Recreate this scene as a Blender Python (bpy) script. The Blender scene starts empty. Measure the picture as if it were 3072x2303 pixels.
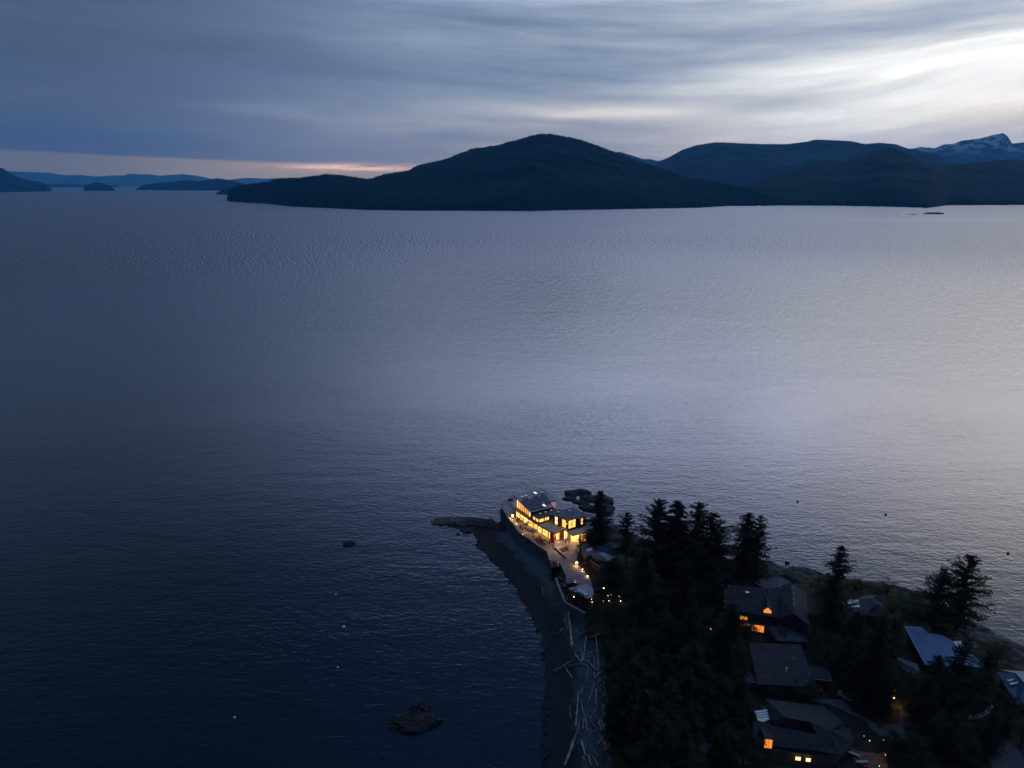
import bpy, bmesh, math, random
import numpy as np
from mathutils import Vector, Matrix
sc = bpy.context.scene
col = sc.collection
R = math.radians
# ---------------------------------------------------------------- camera
CAMH, FPX, HOR = 110.0, 2130.0, 548.0
PITCH = math.atan((1151.5 - HOR) / FPX)
cd = bpy.data.cameras.new('camera'); cam = bpy.data.objects.new('camera', cd); col.objects.link(cam)
cd.sensor_width = 36.0; cd.lens = 36.0 * FPX / 3072.0
cd.clip_start = 0.5; cd.clip_end = 200000.0
cam.location = (0, 0, CAMH); cam.rotation_euler = (math.pi / 2 - PITCH, 0, 0)
sc.camera = cam
sc.view_settings.view_transform = 'Standard'; sc.view_settings.look = 'None'
sc.view_settings.exposure = 0.0; sc.view_settings.gamma = 1.0
sc.cycles.volume_bounces = 1
sc.cycles.max_bounces = 6
sc.cycles.transparent_max_bounces = 12
sc.cycles.sample_clamp_indirect = 3.0

def ray(px, py):
    u = (px - 1536.0) / FPX; v = (1151.5 - py) / FPX
    cp, sp = math.cos(PITCH), math.sin(PITCH)
    return Vector((u, cp + v * sp, -sp + v * cp))
def G(px, py, z=0.0):
    """the point of the horizontal plane z seen at photo pixel (px, py)"""
    d = ray(px, py)
    t = (z - CAMH) / d.z
    return Vector((d.x * t, d.y * t, z))

# ---------------------------------------------------------------- node expressions
class NG:
    def __init__(s, tree): s.t = tree; s.n = tree.nodes; s.l = tree.links
    def new(s, typ, **kw):
        n = s.n.new(typ)
        for k, v in kw.items(): setattr(n, k, v)
        return n
    def put(s, sock, v):
        if isinstance(v, E): v = v.s
        if hasattr(v, 'is_output'): s.l.new(v, sock)
        else: sock.default_value = v
    def math(s, op, *a, clamp=False):
        n = s.new('ShaderNodeMath', operation=op); n.use_clamp = clamp
        for i, v in enumerate(a): s.put(n.inputs[i], v)
        return E(s, n.outputs[0])
    def noise(s, vec, scale, detail=3.0, rough=0.5, dist=0.0, out=0):
        n = s.new('ShaderNodeTexNoise'); s.put(n.inputs['Vector'], vec)
        n.inputs['Scale'].default_value = scale; n.inputs['Detail'].default_value = detail
        n.inputs['Roughness'].default_value = rough; n.inputs['Distortion'].default_value = dist
        return E(s, n.outputs[out])
    def comb(s, x, y, z):
        n = s.new('ShaderNodeCombineXYZ')
        for i, v in enumerate((x, y, z)): s.put(n.inputs[i], v)
        return E(s, n.outputs[0])
    def sep(s, v):
        n = s.new('ShaderNodeSeparateXYZ'); s.put(n.inputs[0], v)
        return [E(s, o) for o in n.outputs]
    def ramp(s, fac, stops, interp='LINEAR'):
        n = s.new('ShaderNodeValToRGB'); cr = n.color_ramp; cr.interpolation = interp
        s.put(n.inputs[0], fac)
        while len(cr.elements) < len(stops): cr.elements.new(0.5)
        for e, (p, c) in zip(cr.elements, stops): e.position = p; e.color = (c[0], c[1], c[2], 1)
        return E(s, n.outputs[0])
    def mix(s, f, a, b):
        n = s.new('ShaderNodeMix', data_type='RGBA'); n.clamp_factor = True
        s.put(n.inputs[0], f); s.put(n.inputs[6], a); s.put(n.inputs[7], b)
        return E(s, n.outputs[2])
    def vmath(s, op, a, b):
        n = s.new('ShaderNodeVectorMath', operation=op); s.put(n.inputs[0], a); s.put(n.inputs[1], b)
        return E(s, n.outputs[0])
    def sstep(s, x, a, b):
        n = s.new('ShaderNodeMapRange', interpolation_type='SMOOTHSTEP')
        s.put(n.inputs[0], x); n.inputs[1].default_value = a; n.inputs[2].default_value = b
        n.inputs[3].default_value = 0.0; n.inputs[4].default_value = 1.0
        return E(s, n.outputs[0])
class E:
    def __init__(s, g, sock): s.g = g; s.s = sock
    def __add__(s, o): return s.g.math('ADD', s, o)
    __radd__ = __add__
    def __sub__(s, o): return s.g.math('SUBTRACT', s, o)
    def __rsub__(s, o): return s.g.math('SUBTRACT', o, s)
    def __mul__(s, o): return s.g.math('MULTIPLY', s, o)
    __rmul__ = __mul__
    def __truediv__(s, o): return s.g.math('DIVIDE', s, o)
    def __pow__(s, o): return s.g.math('POWER', s, o)
def c4(r, g, b): return (r, g, b, 1.0)

# ---------------------------------------------------------------- sky (world)
SUN_AZ, SUN_EL = 50.0, 14.0
w = bpy.data.worlds.new('World'); sc.world = w; w.use_nodes = True
g = NG(w.node_tree); g.n.clear()
d = g.new('ShaderNodeTexCoord').outputs['Generated']
x, y, z = g.sep(d)
az = g.math('ARCTAN2', x, y) * (180 / math.pi)
el = g.math('ARCSINE', z) * (180 / math.pi)
def gau(a0, sa, e0, se):
    p = g.math('POWER', g.math('ABSOLUTE', (az - a0) / sa), 2.0) + g.math('POWER', g.math('ABSOLUTE', (el - e0) / se), 2.0)
    return g.math('EXPONENT', p * -1.0)
# broad light of the clouds: brightest low in the west on the right
right = g.sstep(az, -32, 62)
back = g.sstep(g.math('ABSOLUTE', az), 80, 150)
L = 0.125 + g.sstep(az, -34, 8) * 0.16 + g.math('POWER', g.sstep(az, -8, 46), 1.3) * 0.40 * (1.0 - back)
L = L + gau(47, 21, 14.8, 5.6) * 4.6 + gau(33, 15, 5.8, 3.2) * 0.34 + gau(14, 26, 18.5, 7.0) * 1.2
L = L * (1.0 - g.sstep(el, 17, 44) * 0.74 * (1.0 - g.sstep(el, 52, 68)))
L = L * (1.0 - back * 0.35)
L = L * (1.0 - 0.75 * g.sstep(el, 18, 36) * (1.0 - g.sstep(az, -32, -4)))
L = L * (1.0 + 0.75 * (1.0 - g.sstep(el, 3.5, 9)) * g.sstep(az, -34, -8))
L = L * (1.0 - 0.46 * gau(12, 40, 12.0, 2.6))
L = L * (1.0 - 0.58 * g.sstep(az, 6, 34) * g.sstep(el, 6.5, 9.5) * (1.0 - g.sstep(el, 12.3, 14.5)))
L = L + g.sstep(el, 56, 76) * 0.75
# streaked cloud sheets
bend = g.math('POWER', g.math('MAXIMUM', az - 8.0, 0.0), 2.0) * 0.0045
sag = g.math('MINIMUM', az - 20.0, 0.0) * -0.045
warp = g.noise(g.comb(az * 0.045, el * 0.10, 0.0), 1.0, 2.0)
e2 = el - bend * (1.0 - g.sstep(el, 6.5, 11)) - sag * 0.9 + (warp - 0.5) * 1.8
n1 = g.noise(g.comb(az * 0.045, e2 * 0.36, 3.1), 1.0, 3.0, 0.5)
n2 = g.noise(g.comb(az * 0.07, e2 * 1.25, 9.7), 1.0, 4.0, 0.55, 0.3)
n3 = g.noise(g.comb(az * 0.30, e2 * 2.6, 4.4), 1.0, 5.0, 0.6, 0.2)
vis = g.sstep(az, -25, 10) * 0.65 + 0.35
high = 1.0 - g.sstep(el, 20, 45)
st = ((n1 - 0.5) * 1.6 + (n2 - 0.5) * 0.5 + (n3 - 0.5) * 0.35) * vis * high
L = L * g.math('EXPONENT', st * 1.15)
L = L * (1.0 - 0.16 * (1.0 - g.sstep(el, 0.5, 5.5)) * g.sstep(az, -20, 10))
# brighter streaks low in the middle
L = L + gau(9.0, 6.5, 5.0 , 0.42) * 0.50 + gau(4.5, 2.2, 4.85, 0.22) * 0.15 + gau(-18, 4, 5.1, .5) * .06
L = L + gau(22, 6, 4.3, 0.45) * 0.34 + gau(31, 6, 5.2, 0.7) * 0.40 + gau(32, 7, 7.3, 1.2) * 0.22
skyc = g.ramp(g.math('MULTIPLY', L, 0.5, clamp=True), [
    (0.0, (.025, .035, .065)), (0.05, (.068, .090, .140)), (0.10, (.135, .178, .275)), (0.175, (.270, .340, .455)),
    (0.28, (.51, .57, .66)), (0.40, (.82, .85, .86)), (1.0, (2.0, 1.95, 1.8))])
tint = g.sstep(el, 11, 17)
skyc = g.vmath('MULTIPLY', skyc, g.mix(tint, c4(1, 1, 1), g.mix(g.sstep(az, 12, 40), g.mix(g.sstep(az, -30, -6), c4(.90, .92, .98), c4(.90, 1.0, 1.52)), c4(1.03, 1.0, 1.10))))
skyc = g.vmath('MULTIPLY', skyc, g.mix(g.sstep(el, 50, 66), c4(1, 1, 1), c4(.58, .80, 1.20)))
skyc = g.vmath('MULTIPLY', skyc, g.mix(g.sstep(el, 24, 36) * (1.0 - g.sstep(el, 50, 60)), c4(1, 1, 1), c4(.62, .92, .96)))
skyc = g.vmath('MULTIPLY', skyc, g.mix((1.0 - g.sstep(el, 1, 8)) * (1.0 - g.sstep(az, 0, 25)), c4(1, 1, 1), c4(1.45, 1.14, .90)))
# clear strip under the cloud deck on the left, warm after sunset
edge = 1.42 + (az + 18.0) * -0.034 + (g.noise(g.comb(az * 0.15, 0.0, 0.0), 1.0, 2.0) - 0.5) * 0.2
strip = (1.0 - g.math('MULTIPLY', g.sstep(el - edge, -0.14, 0.14), 1.0)) * (1.0 - g.sstep(az, -7, 0)) * g.sstep(az, -75, -50)
glow = g.sstep(az, -33, -16)
warm = g.mix(glow, c4(.30, .25, .16), c4(.64, .49, .34))
skyc = g.mix(strip, skyc, warm)
pink = gau(-12.0, 4.6, 1.08, 0.24)
pn = g.sstep(g.noise(g.comb(az * 0.25, el * 3.0, 1.0), 1.0, 3.0), 0.25, 0.62)
skyc = g.mix(g.math('MULTIPLY', pink * pn, 1.25, clamp=True), skyc, c4(2.1, 1.22, .80))
pinkr = gau(36, 9, 4.2, 1.8)
skyc = g.mix(pinkr * 0.45, skyc, c4(1.0, .84, .62))
ni = g.new('ShaderNodeTexSky', sky_type='NISHITA', sun_disc=False)
ni.sun_elevation = R(1.0); ni.sun_rotation = R(SUN_AZ); ni.altitude = 100
bg1 = g.new('ShaderNodeBackground'); g.put(bg1.inputs[0], skyc); bg1.inputs[1].default_value = 1.0
bg2 = g.new('ShaderNodeBackground'); g.put(bg2.inputs[0], ni.outputs[0]); bg2.inputs[1].default_value = 0.012
ad = g.new('ShaderNodeAddShader'); g.l.new(bg1.outputs[0], ad.inputs[0]); g.l.new(bg2.outputs[0], ad.inputs[1])
wo = g.new('ShaderNodeOutputWorld'); g.l.new(ad.outputs[0], wo.inputs[0])
sl = bpy.data.lights.new('sun', 'SUN'); sl.energy = 0.05; sl.angle = R(20); sl.color = (1, .93, .82)
so = bpy.data.objects.new('sun', sl); col.objects.link(so)
sdir = Vector((math.sin(R(SUN_AZ)) * math.cos(R(SUN_EL)), math.cos(R(SUN_AZ)) * math.cos(R(SUN_EL)), math.sin(R(SUN_EL))))
so.rotation_euler = sdir.to_track_quat('Z', 'Y').to_euler(); so.location = (0, 0, 300)

# ---------------------------------------------------------------- object helpers
def link(name, me, mat=None, parent=None):
    o = bpy.data.objects.new(name, me)
    if mat is not None:
        for m in (mat if isinstance(mat, (list, tuple)) else [mat]): me.materials.append(m)
    col.objects.link(o)
    if parent is not None: o.parent = parent
    return o
def tag(o, label=None, cat=None, group=None, kind=None):
    if label: o['label'] = label
    if cat: o['category'] = cat
    if group: o['group'] = group
    if kind: o['kind'] = kind
    return o
def empty(name, loc, rz=0.0):
    o = bpy.data.objects.new(name, None); o.location = loc; o.rotation_euler = (0, 0, rz); o.empty_display_size = 0.5
    col.objects.link(o); return o
def mesh_np(name, V, F):
    me = bpy.data.meshes.new(name)
    V = np.asarray(V, dtype=np.float32); F = np.asarray(F, dtype=np.int32)
    k = F.shape[1]
    me.vertices.add(len(V)); me.vertices.foreach_set('co', V.ravel())
    me.loops.add(F.size); me.loops.foreach_set('vertex_index', F.ravel())
    me.polygons.add(len(F)); me.polygons.foreach_set('loop_start', np.arange(0, F.size, k, dtype=np.int32))
    me.polygons.foreach_set('loop_total', np.full(len(F), k, dtype=np.int32))
    me.update(calc_edges=True); me.validate(); return me
def grid_faces(nu, nv):
    i = np.arange(nu - 1)[:, None] * nv + np.arange(nv - 1)[None, :]
    return np.stack([i, i + nv, i + nv + 1, i + 1], -1).reshape(-1, 4)
def material(name, rough=0.8, spec=0.5, metal=0.0):
    m = bpy.data.materials.new(name); m.use_nodes = True
    gg = NG(m.node_tree); b = gg.n['Principled BSDF']
    b.inputs['Roughness'].default_value = rough; b.inputs['Metallic'].default_value = metal
    b.inputs['Specular IOR Level'].default_value = spec
    gg.b = b
    gg.pos = gg.new('ShaderNodeNewGeometry').outputs['Position']
    gg.obj = gg.new('ShaderNodeTexCoord').outputs['Object']
    return m, gg
def bump(gg, h, strength, dist, normal=None):
    n = gg.new('ShaderNodeBump'); n.inputs['Strength'].default_value = strength
    n.inputs['Distance'].default_value = dist; gg.put(n.inputs['Height'], h)
    if normal is not None: gg.put(n.inputs['Normal'], normal)
    return n.outputs[0]
def rough_mat(name, c1, c2, scale, rough=0.85, spec=0.3, bs=0.4, bd=0.05, detail=4.0, metal=0.0, stretch=(1, 1, 1), world=True):
    m, gg = material(name, rough, spec, metal)
    v = gg.vmath('MULTIPLY', gg.pos if world else gg.obj, stretch)
    n = gg.noise(v, scale, detail, 0.6)
    gg.put(gg.b.inputs['Base Color'], gg.mix(gg.sstep(n, 0.32, 0.68), c4(*c1), c4(*c2)))
    if bs: gg.put(gg.b.inputs['Normal'], bump(gg, gg.noise(v, scale * 3.1, 3.0), bs, bd))
    return m
# ---------------------------------------------------------------- water
SLOPE = 0.19
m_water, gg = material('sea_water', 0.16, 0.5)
gg.b.inputs['Base Color'].default_value = c4(.0008, .009, .015)
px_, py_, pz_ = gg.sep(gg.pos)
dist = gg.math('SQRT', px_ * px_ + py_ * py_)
big = gg.noise(gg.vmath('MULTIPLY', gg.pos, (.0006, .0026, 0)), 1.0, 4.0, 0.55, 0.6)
slick = gg.sstep(big, 0.50, 0.68) * gg.sstep(dist, 700, 2200)
gust = gg.noise(gg.vmath('MULTIPLY', gg.pos, (.0045, .014, 0)), 1.0, 4.0, 0.6, 0.8)
v1 = gg.vmath('MULTIPLY', gg.pos, (.38, .72, 0))
v2 = gg.vmath('MULTIPLY', gg.pos, (.8, 1.5, 0))
v3 = gg.vmath('MULTIPLY', gg.pos, (.08, .17, 0))
h = gg.noise(v1, 1.0, 2.0, 0.5, 0.5) * 0.55 + gg.noise(v2, 1.0, 2.0, 0.5, 0.4) * 0.22 + gg.noise(v3, 1.0, 1.0) * 0.6
h = h * (0.50 + gg.sstep(gust, .25, .75) * 0.75) * (1.0 - gg.sstep(dist, 250, 1500) * 0.93)
gg.put(gg.b.inputs['Normal'], bump(gg, h, 1.0, 0.20))
gg.put(gg.b.inputs['IOR'], 1.58 + gg.sstep(dist, 170, 900) * 2.0)  # reflectivity raised with distance to put more brightness into the far water
gg.put(gg.b.inputs['Roughness'], 0.13 + gg.sstep(dist, 300, 1500) * 0.27 - slick * 0.05)
def vnoise(x, y, seed):
    """value noise on numpy arrays"""
    rs = np.random.RandomState(seed); T = rs.rand(256, 256)
    xi = np.floor(x).astype(int); yi = np.floor(y).astype(int); fx = x - xi; fy = y - yi
    fx = fx * fx * (3 - 2 * fx); fy = fy * fy * (3 - 2 * fy)
    a = T[xi % 256, yi % 256]; b = T[(xi + 1) % 256, yi % 256]; c = T[xi % 256, (yi + 1) % 256]; d_ = T[(xi + 1) % 256, (yi + 1) % 256]
    return (a * (1 - fx) + b * fx) * (1 - fy) + (c * (1 - fx) + d_ * fx) * fy
def fbm(x, y, seed, octv=4):
    s = 0; a = .5
    for k in range(octv): s = s + a * vnoise(x * 2 ** k, y * 2 ** k, seed + k); a *= .5
    return s
# one sheet of sea: real waves whose length grows with distance, flat at the rim
ratio = 1.0042
nr = int(math.log(11000 / 320.0) / math.log(ratio)); rr = 320.0 * ratio ** np.arange(nr)
rr = np.concatenate([[4.0, 60, 140, 220, 270], rr, [14000, 20000, 29400]])
th = np.radians(np.linspace(-50, 50, 2400))
RR, TH = np.meshgrid(rr, th, indexing='ij')
lr = np.log(RR) / np.log(ratio)
lr = lr + 26 * fbm(RR * np.sin(TH) * .0016 + 60, RR * np.cos(TH) * .0016 + 60, 91, 3)
wv = vnoise(lr / 2.4 + 500, TH * 640 + 700, 5) + 0.5 * vnoise(lr / 1.7 + 300, TH * 1000 + 1100, 6) - 0.75
amp = SLOPE * (RR * (ratio - 1) * 2.4) * 0.75 * (1 - .6 * np.clip((RR - 700) / 1800, 0, 1))
gate = np.clip((RR - 330) / 900, 0, 1) * np.clip((10500 - RR) / 6000, 0, 1)
calm = fbm(RR * np.sin(TH) * .0007 + 40, RR * np.cos(TH) * .0022 + 40, 77, 4)
calm = 1 - 0.3 * np.clip((calm - .50) / .10, 0, 1)
HH = wv * amp * gate * calm
P = np.stack([RR * np.sin(TH), RR * np.cos(TH), HH], -1).reshape(-1, 3)
me = mesh_np('sea_water', P, grid_faces(len(rr), len(th))[:, ::-1])
me.shade_smooth()
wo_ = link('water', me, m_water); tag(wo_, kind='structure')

# ---------------------------------------------------------------- far islands and mountains
def forest_mat(name, c1, c2, sc1, snow=None):
    m, gg = material(name, 1.0, 0.05)
    n = gg.noise(gg.pos, sc1, 5.0, 0.65)
    big_ = gg.noise(gg.pos, sc1 * 0.05, 4.0, 0.6)
    base = gg.mix(gg.sstep(n * 0.7 + big_ * 0.3, 0.35, 0.65), c4(*c1), c4(*c2))
    hh = gg.sep(gg.pos)[2]; cut = gg.sstep(big_, .52, .62) * gg.sstep(n, .42, .6) * (1.0 - gg.sstep(hh, 90, 260)) * gg.sstep(hh, 4, 20)
    base = gg.mix(cut, base, c4(.026, .030, .032))
    if snow:
        hz = gg.sep(gg.pos)[2]; sn = gg.noise(gg.vmath('MULTIPLY', gg.pos, (1, 1, .45)), snow[2], 6.0, 0.7)
        msk = gg.sstep(hz, snow[0], snow[1]) * gg.sstep(sn, 0.47, 0.56)
        base = gg.mix(msk, base, c4(.42, .44, .48))
    gg.put(gg.b.inputs['Base Color'], base)
    return m
def mountain(name, crest, shore, back, mat, step=2.0, rows=44, spike=5.0, gully=0.12, power=0.85, seed=1, depth=0.6):
    """crest: (px, py, distance behind the shore in m); shore: (px, py)"""
    cx = [c[0] for c in crest]; xs = np.arange(cx[0], cx[-1] + .1, step)
    cy = np.interp(xs, cx, [c[1] for c in crest]); cdp = np.interp(xs, cx, [c[2] for c in crest])
    sy = np.interp(xs, [p[0] for p in shore], [p[1] for p in shore])
    V = []; t = np.concatenate([np.linspace(0, 1, rows), 1 + np.linspace(0, 1, 8)[1:]])
    for px, yc, dp, ys in zip(xs, cy, cdp, sy):
        S = G(px, ys, 0); u = Vector((S.x, S.y)); ds = u.length; u = u / ds
        dc = ds + dp; r = ray(px, yc); el_ = r.z / math.hypot(r.x, r.y); hc = max(CAMH + el_ * dc, 1.0)
        V.append((u.x, u.y, ds, dc, hc))
    V = np.array(V); n = len(t)
    T = t[None, :]
    taper = np.minimum(1, np.minimum(np.arange(len(xs)), np.arange(len(xs))[::-1]) / 14.0)[:, None]
    dist = np.where(T <= 1, V[:, 2:3] + (V[:, 3:4] - V[:, 2:3]) * T, V[:, 3:4] + back * (T - 1))
    X = V[:, 0:1] * dist; Y = V[:, 1:2] * dist
    sh = np.where(T <= 1, np.clip(T, 0, 1) ** power, np.clip(2 - T, 0, 1) ** 0.7)
    H = V[:, 4:5] * sh
    k = 1.0 / max(120.0, depth * 600)
    mid = np.clip(T, 0, 1) * np.clip(1 - T, 0, 1) * 4
    gl = (np.abs(fbm(X * k, Y * k, seed) - .5) * 2 - .35)
    H = H * (1 + gully * gl * mid * 1.6)
    if spike:
        rs = np.random.RandomState(seed)
        H = H + (rs.rand(*H.shape) ** 1.7) * spike * np.where(T > 0.02, 1, 0) * np.where(T < 1.02, 1, 0)
    H = np.maximum(H, 0); H[:, 0] = -2; H[:, -1] = -2
    H[:, 1] = np.maximum(H[:, 1], 3)
    P = np.stack([X, Y, H], -1).reshape(-1, 3)
    me = mesh_np(name, P, grid_faces(len(xs), n))
    o = link(name, me, mat); tag(o, kind='structure'); return o
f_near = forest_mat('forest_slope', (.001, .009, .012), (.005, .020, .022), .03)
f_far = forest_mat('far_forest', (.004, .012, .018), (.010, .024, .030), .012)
f_snow = forest_mat('snow_mountain', (.020, .026, .030), (.05, .055, .06), .006, snow=(520, 900, .0045))
f_range = forest_mat('pale_far_range', (.06, .08, .10), (.12, .14, .16), .004)  # base colours paled to make up for haze over the far range
SH1 = [(676, 603), (700, 606), (800, 612), (870, 620), (1000, 626), (1100, 631), (1250, 633), (1600, 634), (1700, 631), (1900, 628), (2100, 624), (2180, 619), (2500, 617)]
mountain('island_hill', [(682, 598, 60), (690, 575, 160), (720, 560, 260), (758, 555, 350), (813, 548, 450), (845, 537, 600), (903, 536, 650), (957, 530, 750), (979, 525, 800),
    (1033, 529, 800), (1098, 539, 800), (1117, 539, 900), (1156, 526, 1100), (1229, 514, 1300), (1258, 499, 1400), (1319, 485, 1500), (1350, 476, 1600), (1377, 464, 1700),
    (1419, 449, 1750), (1492, 438, 1800), (1565, 418, 1800), (1611, 405, 1800), (1650, 404, 1800), (1684, 411, 1750), (1734, 421, 1700), (1784, 438, 1600), (1842, 461, 1500),
    (1926, 491, 1300), (2003, 518, 1050), (2061, 536, 900), (2160, 552, 600), (2250, 572, 400), (2330, 600, 150)], SH1, 1500, f_near, seed=3, power=0.8, spike=9, gully=.2, step=1.5, rows=70)
mountain('far_hill', [(1940, 560, 1200), (1969, 484, 2600), (1980, 482, 2600), (2003, 472, 2600), (2034, 453, 2600), (2076, 438, 2600), (2134, 428, 2600), (2267, 434, 2600), (2346, 434, 2600),
    (2408, 426, 2700), (2432, 420, 2700), (2531, 425, 2700), (2575, 434, 2600), (2618, 430, 2600), (2667, 435, 2500), (2709, 449, 2400), (2759, 459, 2300), (2803, 468, 2200),
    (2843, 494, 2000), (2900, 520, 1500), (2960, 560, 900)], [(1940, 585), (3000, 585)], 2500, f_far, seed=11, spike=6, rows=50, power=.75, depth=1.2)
mountain('coast_hill', [(2190, 596, 150), (2240, 560, 500), (2298, 534, 800), (2364, 516, 1000), (2408, 496, 1200), (2451, 482, 1300), (2513, 483, 1400), (2553, 474, 1450), (2596, 455, 1500), (2640, 446, 1500),
    (2676, 452, 1500), (2715, 474, 1400), (2759, 496, 1300), (2847, 495, 1400), (2913, 488, 1500), (2979, 482, 1600), (3023, 482, 1600), (3072, 485, 1600), (3250, 500, 1500), (3500, 480, 1500), (3800, 520, 1500)],
    [(2190, 617), (2500, 618), (2700, 622), (2780, 625), (2840, 617), (3072, 616), (3800, 616)], 1500, f_near, seed=7, spike=5, power=.8)
mountain('snowy_mountain', [(2640, 470, 3000), (2706, 450, 3500), (2746, 443, 3500), (2785, 447, 3500), (2812, 435, 3500), (2838, 434, 3500), (2865, 423, 3600), (2890, 421, 3600), (2917, 417, 3700), (2952, 407, 3800), (2979, 402, 3800), (2992, 409, 3800),
    (3005, 424, 3600), (3012, 433, 3500), (3067, 426, 3500), (3150, 415, 3500), (3300, 430, 3500), (3600, 420, 3500)], [(2640, 568), (3600, 568)], 4000, f_snow, seed=19, spike=14, gully=.35, power=.8, step=1.5, rows=60, depth=1.6)
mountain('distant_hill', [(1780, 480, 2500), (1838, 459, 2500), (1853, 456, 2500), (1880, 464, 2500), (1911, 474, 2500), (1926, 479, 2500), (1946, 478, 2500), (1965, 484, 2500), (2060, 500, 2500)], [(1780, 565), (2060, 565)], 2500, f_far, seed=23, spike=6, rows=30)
mountain('left_island', [(-900, 430, 2500), (-500, 400, 2500), (-200, 430, 2200), (-60, 470, 1800), (0, 498, 1300), (22, 507, 1100), (47, 525, 900), (83, 541, 700), (123, 547, 500), (145, 558, 300), (156, 568, 100)], [(-900, 580), (0, 577.5), (145, 575.5), (156, 573)], 1500, f_near, seed=31, spike=5)
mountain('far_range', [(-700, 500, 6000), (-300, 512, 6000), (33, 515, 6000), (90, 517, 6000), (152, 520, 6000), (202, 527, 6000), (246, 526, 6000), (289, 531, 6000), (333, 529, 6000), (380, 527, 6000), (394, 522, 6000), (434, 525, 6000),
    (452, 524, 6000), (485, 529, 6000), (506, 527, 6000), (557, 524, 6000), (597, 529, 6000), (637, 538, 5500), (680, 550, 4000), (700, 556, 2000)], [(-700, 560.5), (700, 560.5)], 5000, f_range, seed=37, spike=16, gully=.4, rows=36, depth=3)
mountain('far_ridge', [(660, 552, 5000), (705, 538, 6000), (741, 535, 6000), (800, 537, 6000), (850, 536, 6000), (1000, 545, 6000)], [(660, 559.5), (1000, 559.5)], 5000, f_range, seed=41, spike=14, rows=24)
mountain('low_island', [(120, 553, 500), (200, 552, 600), (253, 555, 600), (300, 556, 500), (345, 557, 400), (358, 561, 100)], [(120, 563), (358, 562.5)], 900, f_near, seed=43, spike=7, rows=20)
mountain('round_islet', [(251, 568, 60), (258, 560, 160), (268, 556, 250), (293, 548, 300), (318, 553, 250), (335, 560, 160), (345, 569, 60)], [(251, 573), (345, 573.5)], 500, f_near, step=1, seed=47, spike=5, rows=24)
mountain('long_island', [(407, 568, 60), (434, 556, 500), (488, 549, 800), (524, 547, 900), (542, 543, 1000), (575, 542, 1000), (597, 546, 1000), (629, 540, 1100), (658, 536, 1200), (680, 540, 1100), (694, 541, 1100), (723, 550, 900), (745, 555, 800), (850, 560, 500)], [(407, 570.5), (500, 572), (850, 574)], 1200, f_near, seed=53, spike=6)
mountain('point_island', [(647, 582, 40), (669, 570, 200), (716, 559, 400), (759, 555, 500), (850, 556, 500), (900, 570, 200)], [(647, 584), (700, 586), (900, 590)], 600, f_near, seed=59, spike=4, step=1.2)

# ---------------------------------------------------------------- air
HZ = bpy.data.materials.new('haze_air'); HZ.use_nodes = True; HZ.node_tree.nodes.clear()
gh = NG(HZ.node_tree)
vo = gh.new('ShaderNodeVolumePrincipled'); vo.inputs['Color'].default_value = c4(.08, .50, 1.0)
vo.inputs['Density'].default_value = 3.1e-5; vo.inputs['Anisotropy'].default_value = 0.0
oo = gh.new('ShaderNodeOutputMaterial'); gh.l.new(vo.outputs[0], oo.inputs['Volume'])
def box_mesh(name, lo, hi):
    V = [(x_, y_, z_) for x_ in (lo[0], hi[0]) for y_ in (lo[1], hi[1]) for z_ in (lo[2], hi[2])]
    return mesh_np(name, V, [(0, 1, 3, 2), (4, 6, 7, 5), (0, 4, 5, 1), (2, 3, 7, 6), (0, 2, 6, 4), (1, 5, 7, 3)])
hb = link('haze', box_mesh('haze', (-30000, -500, -4), (30000, 30000, 1900)), HZ)
tag(hb, kind='stuff'); hb['label'] = 'thin blue evening haze over the whole bay'; hb['category'] = 'haze'
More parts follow.
